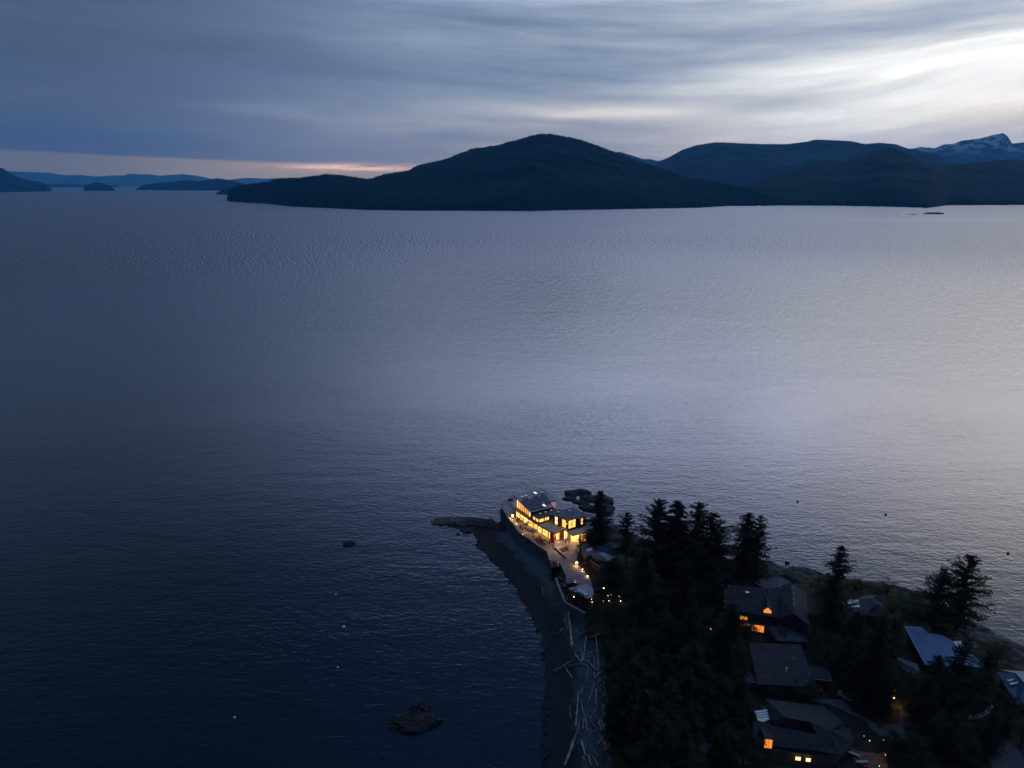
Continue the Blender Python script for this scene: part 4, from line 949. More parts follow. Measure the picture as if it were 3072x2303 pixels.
for X, Y, h_, wd, k_, lab in [(430, 640, 1.6, 1.2, 'bush_a', 'low bush behind the sea end of the beach wall'), (500, 700, 2.4, 1.2, 'bush_a', 'bush next to the bright terrace lamp'), (560, 760, 2.6, 1.1, 'bush_g', 'green bush on the terrace in front of the glass wall'), (600, 830, 2.2, 1.1, 'bush_a', 'bush over the wall corner lamp'),
 (650, 800, 3.4, .8, 'bush_a', 'tallest terrace shrub before the lit glass wall'), (690, 880, 2.6, 1., 'bush_a', 'terrace shrub left of the umbrella'), (940, 1050, 1.9, 1.3, 'bush_a', 'wide bush right of the terrace steps'), (1030, 1080, 2.0, 1.1, 'bush_g', 'lit bush below the big corner windows'), (1090, 1110, 1.6, 1., 'bush_a', 'small bush at the foot of the cedar fins'),
 (1305, 1075, 3.6, .45, 'bush_a', 'narrow upright shrub before the entrance glass'), (1570, 1010, 2.6, 1.2, 'bush_a', 'bush right of the garage door'), (1640, 985, 3., 1.1, 'bush_g', 'lit bush before the slatted garage side'), (1590, 1090, 3.2, 1.1, 'bush_a', 'hedge clump at the top of the driveway'), (1560, 1190, 3.4, 1.0, 'bush_a', 'hedge clump next to the white skylight hatch'), (1540, 1280, 3.0, 1., 'bush_a', 'hedge clump behind the brightest driveway lamp'),
 (1180, 1020, 1.0, .9, 'bush_g', 'small potted shrub on the entrance porch'), (872, 935, .9, .8, 'bush_g', 'small potted shrub at the top of the terrace steps'), (1120, 1420, 1.2, 1.4, 'bush_a', 'dark plants in the black planter box'), (1720, 1010, 3.4, 1.1, 'bush_a', 'bush at the far right of the canopy')]:
    q = r1(X, Y, TZ); put_tree(k_, (q.x, q.y, TZ - .05), h_, wd, X % 6, name='shrub', label=lab, cat='shrub', group='garden shrubs around the glass house')
for X, Y, h_, lab in [(480, 860, 3, 'bush behind the orange-lit clump by the cars'), (560, 900, 3.4, 'hedge clump inside the low beach wall end'), (640, 960, 3.2, 'hedge clump by the end of the beach wall'), (700, 880, 3.0, 'hedge clump right of the three roof windows'), (370, 630, 2.2, 'dark bush left of the black car'), (640, 820, 2.2, 'bush below the garage roof'), (800, 1010, 3.2, 'thick bush left of the white light under the trees'), (900, 1000, 3.0, 'thick bush below the salmon lamp'), (980, 1040, 3.4, 'thick bush below the white lamp'), (1060, 1020, 3.2, 'thick bush right of the white lamp'), (1140, 1050, 3.4, 'thick bush below the brightest tree light'), (820, 1090, 3.5, 'bush at the wood edge beside the wall end'), (940, 1120, 4.0, 'second bush inward from the wall end'), (1050, 1140, 4.0, 'third bush inward from the wall end'), (760, 1180, 3.0, 'bush at the top of the driftwood beach'), (650, 400, 2.2, 'hedge clump by the garden wall left end'), (730, 480, 2.2, 'hedge clump by the middle of the garden wall'), (800, 560, 2.4, 'hedge clump by the right end of the garden wall')]:
    q = r3(X, Y, TZ); put_tree('bush_a', (q.x, q.y, TZ - .1), h_, 1.2, X % 6, name='shrub', label=lab, cat='shrub', group='hedge shrubs by the driveway')

# ---------------------------------------------------------------- driftwood
logs = [(330, 90, 352, 210, 20), (352, 200, 382, 462, 22), (308, 120, 338, 305, 12), (295, 190, 325, 240, 7), (290, 280, 243, 330, 6), (435, 275, 422, 315, 6), (380, 270, 395, 312, 5),
 (440, 375, 560, 405, 10), (580, 400, 520, 555, 9), (475, 465, 475, 650, 10), (520, 430, 492, 610, 12), (505, 430, 500, 560, 10), (385, 465, 422, 550, 10), (410, 540, 465, 610, 14), (430, 510, 470, 490, 6),
 (610, 460, 640, 700, 11), (600, 560, 612, 690, 8), (660, 470, 648, 700, 8), (560, 455, 650, 457, 9), (395, 600, 300, 655, 7), (300, 655, 205, 705, 4), (300, 655, 385, 780, 9), (325, 665, 470, 635, 8),
 (490, 640, 540, 660, 6), (520, 600, 625, 705, 14), (520, 575, 590, 555, 6), (543, 660, 530, 805, 6), (517, 790, 517, 825, 5), (605, 810, 540, 1020, 9), (600, 715, 608, 780, 12), (640, 700, 640, 850, 8),
 (655, 740, 660, 870, 9), (675, 650, 685, 740, 8), (500, 860, 468, 945, 9), (443, 915, 420, 1260, 13), (458, 960, 495, 1110, 9), (495, 1110, 530, 1310, 8), (500, 1110, 612, 1275, 12), (490, 1160, 492, 1280, 9),
 (505, 1130, 540, 1250, 5), (535, 1265, 570, 1320, 5), (620, 1290, 540, 1350, 5), (485, 1160, 405, 1400, 18), (402, 1395, 310, 1650, 22), (362, 1040, 368, 1170, 5), (620, 890, 625, 1040, 16), (680, 930, 690, 980, 8),
 (700, 950, 730, 1040, 12), (605, 1110, 565, 1175, 5), (640, 1170, 690, 1340, 9), (670, 1200, 712, 1350, 9), (475, 1400, 520, 1550, 18), (508, 1400, 520, 1470, 8), (495, 1550, 505, 1590, 14), (545, 1550, 570, 1655, 14),
 (590, 1560, 640, 1655, 14), (600, 1500, 640, 1560, 10), (700, 1400, 690, 1520, 10), (750, 1400, 745, 1500, 9), (730, 1350, 850, 1380, 12), (640, 1430, 690, 1360, 12), (740, 1580, 760, 1655, 12), (640, 900, 700, 960, 9), (650, 560, 670, 640, 8)]
L2 = [(1600 + a / 3.297, 1800 + b / 3.297, 1600 + c / 3.297, 1800 + d_ / 3.297, e / 3.297) for a, b, c, d_, e in logs]
L2 += [(1600 + a / 4.422, 1600 + b / 4.422, 1600 + c / 4.422, 1600 + d_ / 4.422, e / 4.422) for a, b, c, d_, e in [(170, 515, 330, 560, 9), (235, 580, 130, 660, 7), (105, 695, 135, 805, 8)]]
L2 += [(1494, 1609, 1548, 1628, 2.2)]
NH = len(L2)
for _ in range(70):
    y_ = rs.uniform(1900, 2330); e_ = np.interp(y_, [b for a, b in bank_px[4:]], [a for a, b in bank_px[4:]]); x_ = e_ + rs.uniform(-26, 8); a_ = rs.gauss(1.4, .6); l_ = rs.uniform(6, 26)
    L2.append((x_, y_, x_ + math.cos(a_) * l_, y_ + math.sin(a_) * l_, rs.uniform(1.4, 7.0)))
def vert(y): return 'near the wall end' if y < 1880 else 'on the upper beach' if y < 2020 else 'on the middle beach' if y < 2160 else 'at the bottom of the beach'
for i, (x1, y1, x2, y2, wpx) in enumerate(L2):
    a = onland(x1, y1); b = onland(x2, y2)
    if i >= NH and (a.z > 3.4 or b.z > 3.8): a.z = min(a.z, 3.4); b.z = min(b.z, 3.4)
    rad = max(.09, wpx / 13.5 / 2 * 1.4); L_ = (b - a).length; lift = rad * .7 + (rs.random() * .35 if i > 6 else 0)
    n_ = 5; pts = []; bow = (b - a).cross(Vector((0, 0, 1))).normalized() * L_ * rs.uniform(-.02, .02)
    for k in range(n_ + 1):
        t = k / n_; pts.append(a.lerp(b, t) + bow * math.sin(t * math.pi) + Vector((0, 0, lift + .1)))
    mb = MB(); fl = rs.random() < .5; rr_ = [rad * (1.1 - .45 * (k / n_)) * rs.uniform(.92, 1.08) for k in range(n_ + 1)]
    if fl: rr_ = rr_[::-1]
    mb.tube(pts, rr_, n=8)
    if L_ > 5:
        for k in range(2):
            t = rs.uniform(.2, .8); p = a.lerp(b, t) + Vector((0, 0, lift + .1)); v = Vector((rs.gauss(0, 1), rs.gauss(0, 1), .6)).normalized() * rad * 2.2
            mb.tube([p, p + v], [rad * .3, rad * .15], n=5)
    o = mb.build('drift_log', M['wood_dark'] if i >= NH or i % 5 == 2 else M['wood'], None, org=a, smooth=True)
    ori = 'lying across the beach' if abs(x2 - x1) > abs(y2 - y1) else 'lying along the shore'
    size = 'giant' if wpx > 5 and L_ > 8 else 'long' if L_ > 8 else 'short' if L_ < 3.5 else 'medium'
    near = 'in the jumble under the trees' if i >= NH else vert((y1 + y2) / 2)
    lab = '%s weathered log %s, %d percent across, %d percent down the photo' % (size if not (i >= NH or i % 5 == 2) else 'dark ' + size, ori, round((x1 + x2) / 61.44), round((y1 + y2) / 46.06))
    tag(o, lab, 'log', 'driftwood logs on the beach')

# ---------------------------------------------------------------- rocks
def rock(px, py, wx, wy, h_, rz, label, mat='rock', seed=0, name='rock', group=None, zb=0.0, sub=4, flat=.5):
    p = G(px, py, zb); bm = bmesh.new(); bmesh.ops.create_icosphere(bm, subdivisions=sub, radius=1.0)
    rsr = np.random.RandomState(seed); V = np.array([v.co[:] for v in bm.verts])
    k = 1.6; n_ = fbm(V[:, 0] * k + 20 + V[:, 2], V[:, 1] * k + 20 + seed, seed + 1, 4) - .45
    n2_ = fbm(V[:, 0] * 5 + 40, V[:, 1] * 5 + V[:, 2] * 3 + 40, seed + 5, 3) - .42
    s_ = 1 + n_ * .9 + n2_ * .25
    V = V * s_[:, None]
    V[:, 2] = np.sign(V[:, 2]) * np.abs(V[:, 2]) ** .8
    st = np.round(V[:, 2] * 5) / 5; V[:, 2] = V[:, 2] * .45 + st * .55 + n2_ * .25
    for v, c in zip(bm.verts, V): v.co = (c[0] * wx / 2, c[1] * wy / 2, c[2] * h_)
    me = bpy.data.meshes.new(name); bm.to_mesh(me); bm.free()
    o = link(name, me, M[mat]); o.location = (p.x, p.y, zb + .02); o.rotation_euler = (0, 0, rz); return tag(o, label, 'rock', group)
GR = 'rocks of the low reef behind the glass house'
def pxrock(X, Y, w_, d_, h_, rz, lab, **kw): return rock(1460 + X / 5.5275, 1440 + Y / 5.5275, w_, d_, h_, rz, lab, **kw)
pxrock(1400, 215, 5, 5, .8, .2, 'dark reef rock at the left tip', seed=2, group=GR)
pxrock(1560, 195, 7.5, 5, 1.0, -.1, 'highest dark reef rock at the back left', seed=3, group=GR)
pxrock(1370, 300, 4.5, 3.6, .6, .5, 'low reef rock nearest the flat roof', seed=4, group=GR)
pxrock(1690, 300, 6.5, 5, .8, .1, 'wide middle reef rock left of the conifer top', seed=5, group=GR)
pxrock(1920, 330, 8, 7, .9, -.3, 'rounded reef rock right of the conifer top', seed=6, group=GR)
pxrock(1560, 370, 6.5, 3.4, .6, -.5, 'low reef slab along the water channel', seed=7, group=GR)
pxrock(1700, 470, 7.5, 3.6, .7, -.5, 'long reef slab reaching the garden shore', seed=8, group=GR)
pxrock(1950, 470, 8, 7, .9, -.6, 'reef rock behind the conifer trunk', seed=9, group=GR)
GS = 'rocks of the spit left of the house'
for j, (px, py, w_, d_, h_, rz, lab) in enumerate([(1320, 1564, 6, 4.5, .7, .1, 'flat outer rock at the tip of the spit'), (1350, 1562, 7, 6, .9, .3, 'second flat rock along the spit'), (1390, 1566, 7, 6, 1.1, -.2, 'streaked rock in the middle of the spit'),
   (1425, 1568, 7, 7, 1.3, .2, 'tall dark rock where the spit widens'), (1462, 1574, 7, 7, 1.6, -.4, 'largest dark rock beside the house wall foot'), (1405, 1588, 5, 4, .7, .5, 'low rock at the lower edge of the spit'), (1490, 1585, 5, 5, 1.5, .1, 'rock against the corner of the tall retaining wall')]):
    rock(px, py, w_, d_, h_, rz, lab, seed=20 + j, group=GS, mat='rock_pale' if j < 3 else 'rock')
rock(1240, 2165, 10.5, 6.0, 1.5, .05, 'big dark rock alone in the water at the bottom', seed=41, sub=5)
rock(1258, 2135, 5.0, 3.6, 2.6, .4, 'steep peak of the dark rock in the bottom water', seed=46)
rock(1046, 1629, 3.9, 3.2, .8, -.2, 'small humped rock in the open water left of the spit', seed=43)
rock(1374, 1601, 1.2, .8, .4, 0, 'tiny dark rock just below the spit', seed=44, sub=3)
rock(2361, 1687, 1.6, 1.0, .5, 0, 'tiny dark rock off the north shore', seed=45, sub=3)
for j, (px, py, w_) in enumerate([(2802, 643, 62), (2740, 644.5, 30), (2690, 644, 12), (690, 603, 14)]):
    rock(px, py, w_, w_ * .4, w_ * .09 if j == 0 else w_ * .05, 0, ['largest low rock off the far right coast', 'thin low rock left of the largest far rock', 'speck of rock furthest left off the right coast', 'speck of rock at the tip of the central island'][j], seed=50 + j, name='far_rock')
for j, (px, py, w_, d_, lab) in enumerate([(2310, 1702, 12, 5, 'pale shore slab behind the lit dark-roofed house'), (2360, 1722, 14, 5, 'long pale slab above the gap in the shore rocks'), (2400, 1716, 7, 5, 'dark shore rock left of the small inlet'), (2430, 1722, 7, 5, 'dark shore rock right of the small inlet'),
   (2930, 1892, 8, 5, 'dark humped rock at the right shore'), (2975, 1925, 14, 6, 'long layered slab at the right shore'), (3030, 1950, 16, 7, 'layered slab running out of the right edge'), (2900, 1880, 5, 4, 'pale rock below the taller open conifer'), (1790, 1590, 7, 5, 'pale boulder behind the canopy of the glass house'), (1985, 1650, 8, 5, 'shore rock seen through the middle grove'), (2780, 1790, 7, 4, 'shore rock left of the two open conifers')]):
    rock(px, py, w_, d_, 1.3, -.55, lab, mat='rock_pale', seed=60 + j, name='shore_rock', group='rocks along the north shore', zb=1.0 if px != 1790 else 3.5)
# small boulders strewn on the beach
for j in range(60):
    y_ = rs.uniform(1600, 2300); xl = np.interp(y_, [b for a, b in west_px], [a for a, b in west_px]); x_ = xl + rs.uniform(-4, 70) * (.3 if j % 3 else 1)
    p = onland(x_, y_)
    if p.z > 2.6: continue
    rock(x_, y_, rs.uniform(.4, 1.1), rs.uniform(.4, .9), rs.uniform(.2, .45), rs.random() * 3, 'dark beach stone, %d percent across, %d percent down the photo' % (round(x_ / 30.72), round(y_ / 23.03)), seed=100 + j, sub=2, name='beach_stone', group='stones on the wet beach', zb=max(p.z, 0))

# ---------------------------------------------------------------- floats
def buoy(px, py, rad, mat, label, group):
    p = G(px, py, 0); t = empty('mooring_buoy', (p.x, p.y, 0)); tag(t, label, 'buoy', group)
    bm = bmesh.new(); bmesh.ops.create_uvsphere(bm, u_segments=14, v_segments=9, radius=rad)
    for v in bm.verts: v.co.z *= .85
    me = bpy.data.meshes.new('float'); bm.to_mesh(me); bm.free(); me.shade_smooth(); b = link('float', me, mat, t); b.location = (0, 0, rad * .35)
    MB().tube([(p.x, p.y, rad), (p.x, p.y, rad * 1.6)], [.06, .05], n=6).build('mooring_eye', M['metal'], t)
for px, py, r_, lab in [(1007, 1782, .26, 'small pale buoy nearest the lone humped rock'), (1031, 1879, .38, 'whitest buoy in the dark water on the left'), (1013, 2000, .22, 'faint buoy above the big bottom rock'), (704, 2151, .26, 'pale buoy furthest left in the dark water')]:
    buoy(px, py, r_, M['white'], lab, 'pale mooring buoys')
for px, py, lab in [(2393, 1503, 'dark float nearest the lone shore conifers'), (2657, 1542, 'dark float in the middle of the right water'), (3024, 1659, 'dark float by the right edge')]:
    buoy(px, py, .4, M['fascia'], lab, 'dark mooring floats')

# ---------------------------------------------------------------- vehicles
def car(px, py, rz, paint, label, L_=4.6, W_=1.85, H_=1.5, van=False, z=TZ + .04, roof='carglass'):
    p = G(px, py, z); t = empty('parked_car' if not van else 'parked_van', (p.x, p.y, z), rz); tag(t, label, 'car' if not van else 'van', 'parked vehicles')
    prof = [(-.5, .28), (-.5, .58), (-.44, .66), (-.30, .70), (-.18, .98), (.20, 1.0), (.36, .72), (.5, .62), (.5, .28)] if not van else [(-.5, .2), (-.5, .95), (-.44, 1.0), (.32, 1.0), (.42, .62), (.5, .55), (.5, .2)]
    def shell(pr, w0, name, mat, inz=0):
        mb = MB(); n = len(pr); V = []
        for sy in (-1, 1):
            for x_, z_ in pr: V.append((x_ * L_, sy * (w0 - (.16 if z_ > .8 else 0)) * W_ / 2, z_ * H_))
        F = [tuple(range(n))[::-1], tuple(range(n, 2 * n))] + [(i, (i + 1) % n, n + (i + 1) % n, n + i) for i in range(n)]
        mb.add(V, F); me = bpy.data.meshes.new(name); me.from_pydata(mb.V, [], mb.F); me.update(); return link(name, me, mat, t)
    b_ = shell(prof, 1.0, 'body', M[paint]); bv = b_.modifiers.new('b', 'BEVEL'); bv.width = .06; bv.segments = 2
    if not van: shell([(-.27, .72), (-.17, .95), (.19, .97), (.33, .74)], 1.012, 'side_glass', M['carglass']); shell([(-.305, .715), (-.19, .965), (-.165, .965), (-.27, .715)], .86, 'rear_window', M['carglass']); shell([(.21, .995), (.355, .735), (.37, .735), (.225, 1.005)], .88, 'windscreen', M['carglass'])
    else: shell([(.33, .985), (.42, .64), (.435, .64), (.345, .99)], .9, 'windscreen', M['carglass'])
    for sx in (-.31, .31):
        for sy in (-1, 1):
            mb = MB(); mb.tube([(sx * L_, sy * (W_ / 2 - .2), .33), (sx * L_, sy * (W_ / 2 + .01), .33)], .33, n=14); me = bpy.data.meshes.new('wheel'); me.from_pydata(mb.V, [], mb.F); link('wheel', me, M['tyre'], t)
    for sy in (-1, 1):
        mb = MB(); mb.box((.498 * L_, sy * W_ * .36), .06, .35, .48 * H_, .57 * H_); me = bpy.data.meshes.new('headlight'); me.from_pydata(mb.V, [], mb.F); link('headlight', me, M['white'], t)
    return t
q1_, q2_ = r3(385, 715), r3(565, 670); car(1707, 1757, math.atan2(q2_.y - q1_.y, q2_.x - q1_.x), 'carpaint', 'glossy black car parked at the end of the driveway')
car(1717, 1765, math.atan2(q2_.y - q1_.y, q2_.x - q1_.x), 'carpale', 'silver car tucked in front of the black car', L_=4.2) if False else None
car(2543, 2095, -.75, 'carpale', 'pale blue car on the forecourt above the hip-roofed house', L_=3.9, W_=1.7)
car(2437, 2073, -.2, 'carpaint', 'small dark car under the flat roof corner', L_=3.8)
q = G(2764, 2272, TZ); t = empty('storage_bin', (q.x, q.y, TZ)); tag(t, 'small blue-grey bin on the dark lower forecourt', 'bin')
MB().box((q.x, q.y), 1.0, 1.5, TZ + .02, TZ + 1.0, .5).build('bin_body', M['teal'], t); MB().box((q.x, q.y), 1.06, 1.56, TZ + 1.0, TZ + 1.08, .5).build('lid', M['carpale'], t)

# ---------------------------------------------------------------- terrace umbrella with table
q = r1(775, 930, TZ); t = empty('patio_umbrella', (q.x, q.y, TZ)); tag(t, 'round grey patio umbrella standing on the terrace before the lit windows', 'umbrella')
MB().tube([(q.x, q.y, TZ), (q.x, q.y, TZ + 2.6)], .04).build('pole', M['metal'], t)
V = [(q.x, q.y, TZ + 2.75)]; 
for k in range(16):
    a = 2 * math.pi * k / 16; V.append((q.x + 1.45 * math.cos(a), q.y + 1.45 * math.sin(a), TZ + 2.15)); 
V += [(v[0], v[1], v[2] - .06) for v in V]
F = [(0, 1 + k, 1 + (k + 1) % 16) for k in range(16)] + [(17, 18 + (k + 1) % 16, 18 + k) for k in range(16)] + [(1 + k, 18 + k, 18 + (k + 1) % 16, 1 + (k + 1) % 16) for k in range(16)]
MB().add(V, F).build('canopy', M['concrete'], t)
MB().tube([(q.x, q.y, TZ), (q.x, q.y, TZ + .12)], [.35, .3], n=12).build('base', M['metal'], t)
q = r1(395, 330, TZ); t = empty('garden_chest', (q.x, q.y, TZ)); tag(t, 'dark storage chest at the sea end of the terrace', 'chest')
MB().box((q.x, q.y), 1.5, .8, TZ + .02, TZ + .65, .4).build('chest_body', M['metal'], t); MB().box((q.x, q.y), 1.56, .86, TZ + .65, TZ + .73, .4).build('lid', M['fascia'], t)
# lights under the trees and along paths
for px, py, z, rad, mt, w_, lab in [(1721, 1783, 6.2, .16, 'lamp_o', 10, 'orange lamp in the bushes below the garage roof, upper one'), (1722, 1788, 5.7, .14, 'lamp', 6, 'yellow lamp in the bushes below the garage roof, lower one'), (1774, 1795, 6.0, .13, 'lamp', 5, 'yellow lamp above the end of the beach wall'), (1777, 1804, 5.6, .16, 'lamp_o', 7, 'orange lamp just above the end of the beach wall'),
   (1811, 1763, 7.5, .10, 'lamp', 3, 'single tiny lamp highest in the overhanging conifer'), (1824, 1785, 6.5, .14, 'lamp_o', 6, 'dim red lamp between the trees'), (1833, 1782, 6.5, .10, 'lamp_o', 3, 'dim red lamp right of its twin between the trees'), (1810, 1801, 6.0, .17, 'lamp_o', 6, 'round salmon lamp left of the white one'), (1827, 1801, 6.0, .15, 'lamp_w', 8, 'white lamp at the bottom of the tree lights'), (1858, 1787, 6.6, .19, 'lamp_w', 12, 'brightest white lamp among the tree lights'),
   (1862, 1801, 5.8, .15, 'lamp_w', 8, 'greenish white lamp under the brightest tree light'), (1866, 1773, 8.5, .10, 'lamp_b', 0, 'tiny blue light in the trees'), (2064, 1907, 8.5, .17, 'lamp_o', 3, 'orange lamp shining through the middle of the wood'), (2089, 1899, 8.0, .10, 'lamp_o', 2, 'faint orange lamp right of the lamp in the wood'), (2132, 1886, 7.5, .20, 'lamp_o', 3, 'yellow-orange lamp left of the orange windows'),
   (2194, 1814, 6.5, .18, 'lamp', 3, 'small yellow lamp at the left corner of the lit house'), (2172, 2159, 5.7, .14, 'lamp_o', 4, 'orange path light highest of three in a line'), (2183, 2216, 5.7, .17, 'lamp_o', 4, 'orange path light in the middle of the line'), (2188, 2258, 5.7, .15, 'lamp_o', 4, 'orange path light lowest of the line'), (2230, 2276, 5.7, .14, 'lamp', 4, 'yellow path light left of the two bright windows'),
   (2313, 2254, 6.5, .11, 'lamp', 4, 'small yellow wall light of the hip-roofed house'), (2609, 2220, 5.8, .10, 'lamp_g', 3, 'green garden light by the brick patio'), (2592, 2206, 5.8, .05, 'lamp_w', 0, 'faint white light above the green garden light'), (2638, 2296, 5.8, .09, 'lamp_g', 0, 'green light at the very bottom edge'), (2651, 2219, 5.8, .05, 'lamp_w', 0, 'faint white light right of the green garden light'),
   (2926, 1938, 7.2, .16, 'white', 0, 'white globe post lamp beyond the blue roof'), (2996, 1984, 7.2, .17, 'white', 0, 'white globe post lamp beside the small shed')]:
    q = G(px, py, z); lamp('garden_lamp', (q.x, q.y, z), rad, M[mt], lab, 'lamp', 'garden lamps among trees and paths', w_ * 3, (1, .5, .2) if mt == 'lamp_o' else (1, .75, .45), pole=z - TZ, head=False)

# ---------------------------------------------------------------- neighbouring houses
def pts_(lst, z, org=None): return [((org or G)(a, b, z)[:2]) for a, b in lst]
def gable(name, label, eave_px, ze, ridge_px, zr, roof_mat, wall_mat='siding', ov=.45, zb=TZ, org=None, trim=None, wins=(), parent=None, chimney=None, z_low=None):
    """eave_px: four eave corners in order, front-left, front-right, back-right, back-left; ridge between the two given points (left, right)"""
    f = org or G
    E_ = [Vector(f(a, b, ze)[:2]) for a, b in eave_px]; Rg = [Vector(f(a, b, zr)[:2]) for a, b in ridge_px]
    cx_ = sum(E_, Vector((0, 0))) / 4
    t = parent or tag(empty(name, (cx_.x, cx_.y, zb)), label, 'house')
    th = .22; mb = MB(); e3 = [Vector((v.x, v.y, ze)) for v in E_]; r3_ = [Vector((v.x, v.y, zr)) for v in Rg]
    top = [e3[0], e3[1], e3[2], e3[3], r3_[0], r3_[1]]; dn = [v - Vector((0, 0, th)) for v in top]
    mb.add(top + dn, [(0, 1, 5, 4), (2, 3, 4, 5), (6, 10, 11, 7), (8, 11, 10, 9), (0, 6, 7, 1), (2, 8, 9, 3), (1, 7, 11, 5), (5, 11, 8, 2), (3, 9, 10, 4), (4, 10, 6, 0), (1, 5, 2), (3, 4, 0)][:10])
    mb.build('roof', M[roof_mat], t)
    if trim:
        for a, b in ((e3[1], r3_[1]), (r3_[1], e3[2]), (e3[0], r3_[0]), (r3_[0], e3[3])):
            if (a - b).length > .5: MB().tube([a + Vector((0, 0, .02)), b + Vector((0, 0, .02))], .09, n=4).build('barge_board', M[trim], t)
    w4 = inset([tuple(v) for v in E_], ov); wb = MB(); wb.prism(w4, zb - .3, ze - th - .01)
    # gable triangles
    for (i, j, k) in ((1, 2, 1), (3, 0, 0)):
        a, b = Vector(w4[i]), Vector(w4[j]); c_ = Rg[k]; d_ = (b - a); c2 = a + d_ * max(0, min(1, (c_ - a).dot(d_) / d_.length_squared)); 
        hz_ = zr - th - .12; inn = (cx_ - c2).normalized() * .3
        if (c_ - (E_[i] + E_[j]) / 2).length < 2.5:
            A = [(a.x, a.y, ze - th - .02), (b.x, b.y, ze - th - .02), (c2.x, c2.y, hz_)]; B = [(v[0] + inn.x, v[1] + inn.y, v[2]) for v in A]
            wb.add(A + B, [(0, 1, 2), (5, 4, 3), (0, 3, 4, 1), (1, 4, 5, 2), (2, 5, 3, 0)])
    wb.build('wall', M[wall_mat], t)
    for (side, f0, f1, z0, z1, mt, nv) in wins:
        a, b = w4[side], w4[(side + 1) % 4]
        A_, B_ = lerp(a, b, f0), lerp(a, b, f1)
        n_ = Vector((B_[1] - A_[1], A_[0] - B_[0])).normalized();
        if n_.dot(Vector(A_) - cx_) < 0: n_ = -n_
        A_ = (A_[0] + n_.x * .03, A_[1] + n_.y * .03); B_ = (B_[0] + n_.x * .03, B_[1] + n_.y * .03)
        window_on(t, A_, B_, z0, z1, M[mt], nv=nv, nh=1, out=0, fr=.08)
    return t
# the lit dark-roofed house
hA = gable('lit_cottage', 'large dark-roofed house with orange windows near the shore', [(2172, 1826), (2330, 1850), (2335, 1770), (2182, 1764)], 10.0, [(2186, 1752), (2335, 1766)], 12.2, 'shingle', wins=[(0, .30, .46, 6.9, 8.8, 'glow_orange', 2)], trim='fascia')
gable('', '', [(2325, 1858), (2430, 1878), (2419, 1780), (2330, 1762)], 9.4, [(2381, 1838), (2373, 1747)], 12.6, 'shingle', parent=hA)if False else None
def plane_roof(parent, quads, mat, th=.2, name='roof'):
    for q in quads:
        V = [Vector((*f_(a, b, z)[:2], z)) for (a, b, z), f_ in zip(q, [G] * len(q))]; n = len(V); W = [v - Vector((0, 0, th)) for v in V]
        MB().add(V + W, [tuple(range(n)), tuple(range(n, 2 * n))[::-1]] + [(i, n + i, n + (i + 1) % n, (i + 1) % n) for i in range(n)]).build(name, M[mat], parent)
RA, RB = (2381, 1838, 12.4), (2373, 1747, 12.4)
plane_roof(hA, [[RA, RB, (2312, 1764, 9.8), (2325, 1857, 9.3)], [RA, (2430, 1877, 9.3), (2417, 1777, 9.8), RB]], 'shingle')
for a, b in ((RA, (2325, 1857, 9.3)), (RA, (2430, 1877, 9.3))):
    A_ = Vector((*G(a[0], a[1], a[2])[:2], a[2] + .03)); B_ = Vector((*G(b[0], b[1], b[2])[:2], b[2] + .03)); MB().tube([A_, B_], .10, n=4).build('barge_board', M['slate'], hA)
ga_ = [Vector(G(*p)[:2]) for p in ((2330, 1862, 9.2), (2426, 1880, 9.2))]; ap = Vector(G(2381, 1843, 12.2)[:2]); dv = Vector((G(2373, 1747, 12.4) - G(2381, 1838, 12.4))[:2]).normalized()
b0, b1 = ga_[0] + dv * 1.2, ga_[1] + dv * 1.2; am = (b0 + b1) / 2
mb = MB(); ln = 13.0; A = [(b0.x, b0.y, TZ - .2), (b1.x, b1.y, TZ - .2), (b1.x, b1.y, 9.0), (am.x, am.y, 11.9), (b0.x, b0.y, 9.0)]; B = [(v[0] + dv.x * ln, v[1] + dv.y * ln, v[2]) for v in A]
mb.add(A + B, [(0, 1, 2, 3, 4), (9, 8, 7, 6, 5)] + [(i, 5 + i, 5 + (i + 1) % 5, (i + 1) % 5) for i in range(5)]); mb.build('gable_wing_wall', M['siding'], hA)
window_on(hA, lerp(b0, b1, .76), lerp(b0, b1, .86), 7.2, 8.4, M['slate'], nv=1, out=-.05)
# dormer tower with a lit triangular window
d0 = Vector(G(2288, 1836, 10.1)[:2]); d1 = Vector(G(2316, 1840, 10.1)[:2]); dn_ = Vector((d0.y - d1.y, d1.x - d0.x)).normalized()
m_ = (d0 + d1) / 2; mb = MB(); A = [(d0.x, d0.y, TZ), (d1.x, d1.y, TZ), (d1.x, d1.y, 10.9), (m_.x, m_.y, 11.8), (d0.x, d0.y, 10.9)]; B = [(v[0] + dn_.x * 5, v[1] + dn_.y * 5, v[2]) for v in A]
mb.add(A + B, [(0, 1, 2, 3, 4), (9, 8, 7, 6, 5)] + [(i, 5 + i, 5 + (i + 1) % 5, (i + 1) % 5) for i in range(5)]); mb.build('dormer', M['shingle'], hA)
o_ = -dn_ * .06; i0, i1 = lerp(d0, d1, .08), lerp(d0, d1, .92)
A = [(i0[0] + o_.x, i0[1] + o_.y, 10.2), (i1[0] + o_.x, i1[1] + o_.y, 10.2), (i1[0] + o_.x, i1[1] + o_.y, 10.85), (m_.x + o_.x, m_.y + o_.y, 11.7), (i0[0] + o_.x, i0[1] + o_.y, 10.85)]; B = [(v[0] - o_.x * .5, v[1] - o_.y * .5, v[2]) for v in A]
MB().add(A + B, [(0, 1, 2, 3, 4), (9, 8, 7, 6, 5)] + [(i, 5 + i, 5 + (i + 1) % 5, (i + 1) % 5) for i in range(5)]).build('dormer_window', M['glow_orange'], hA)
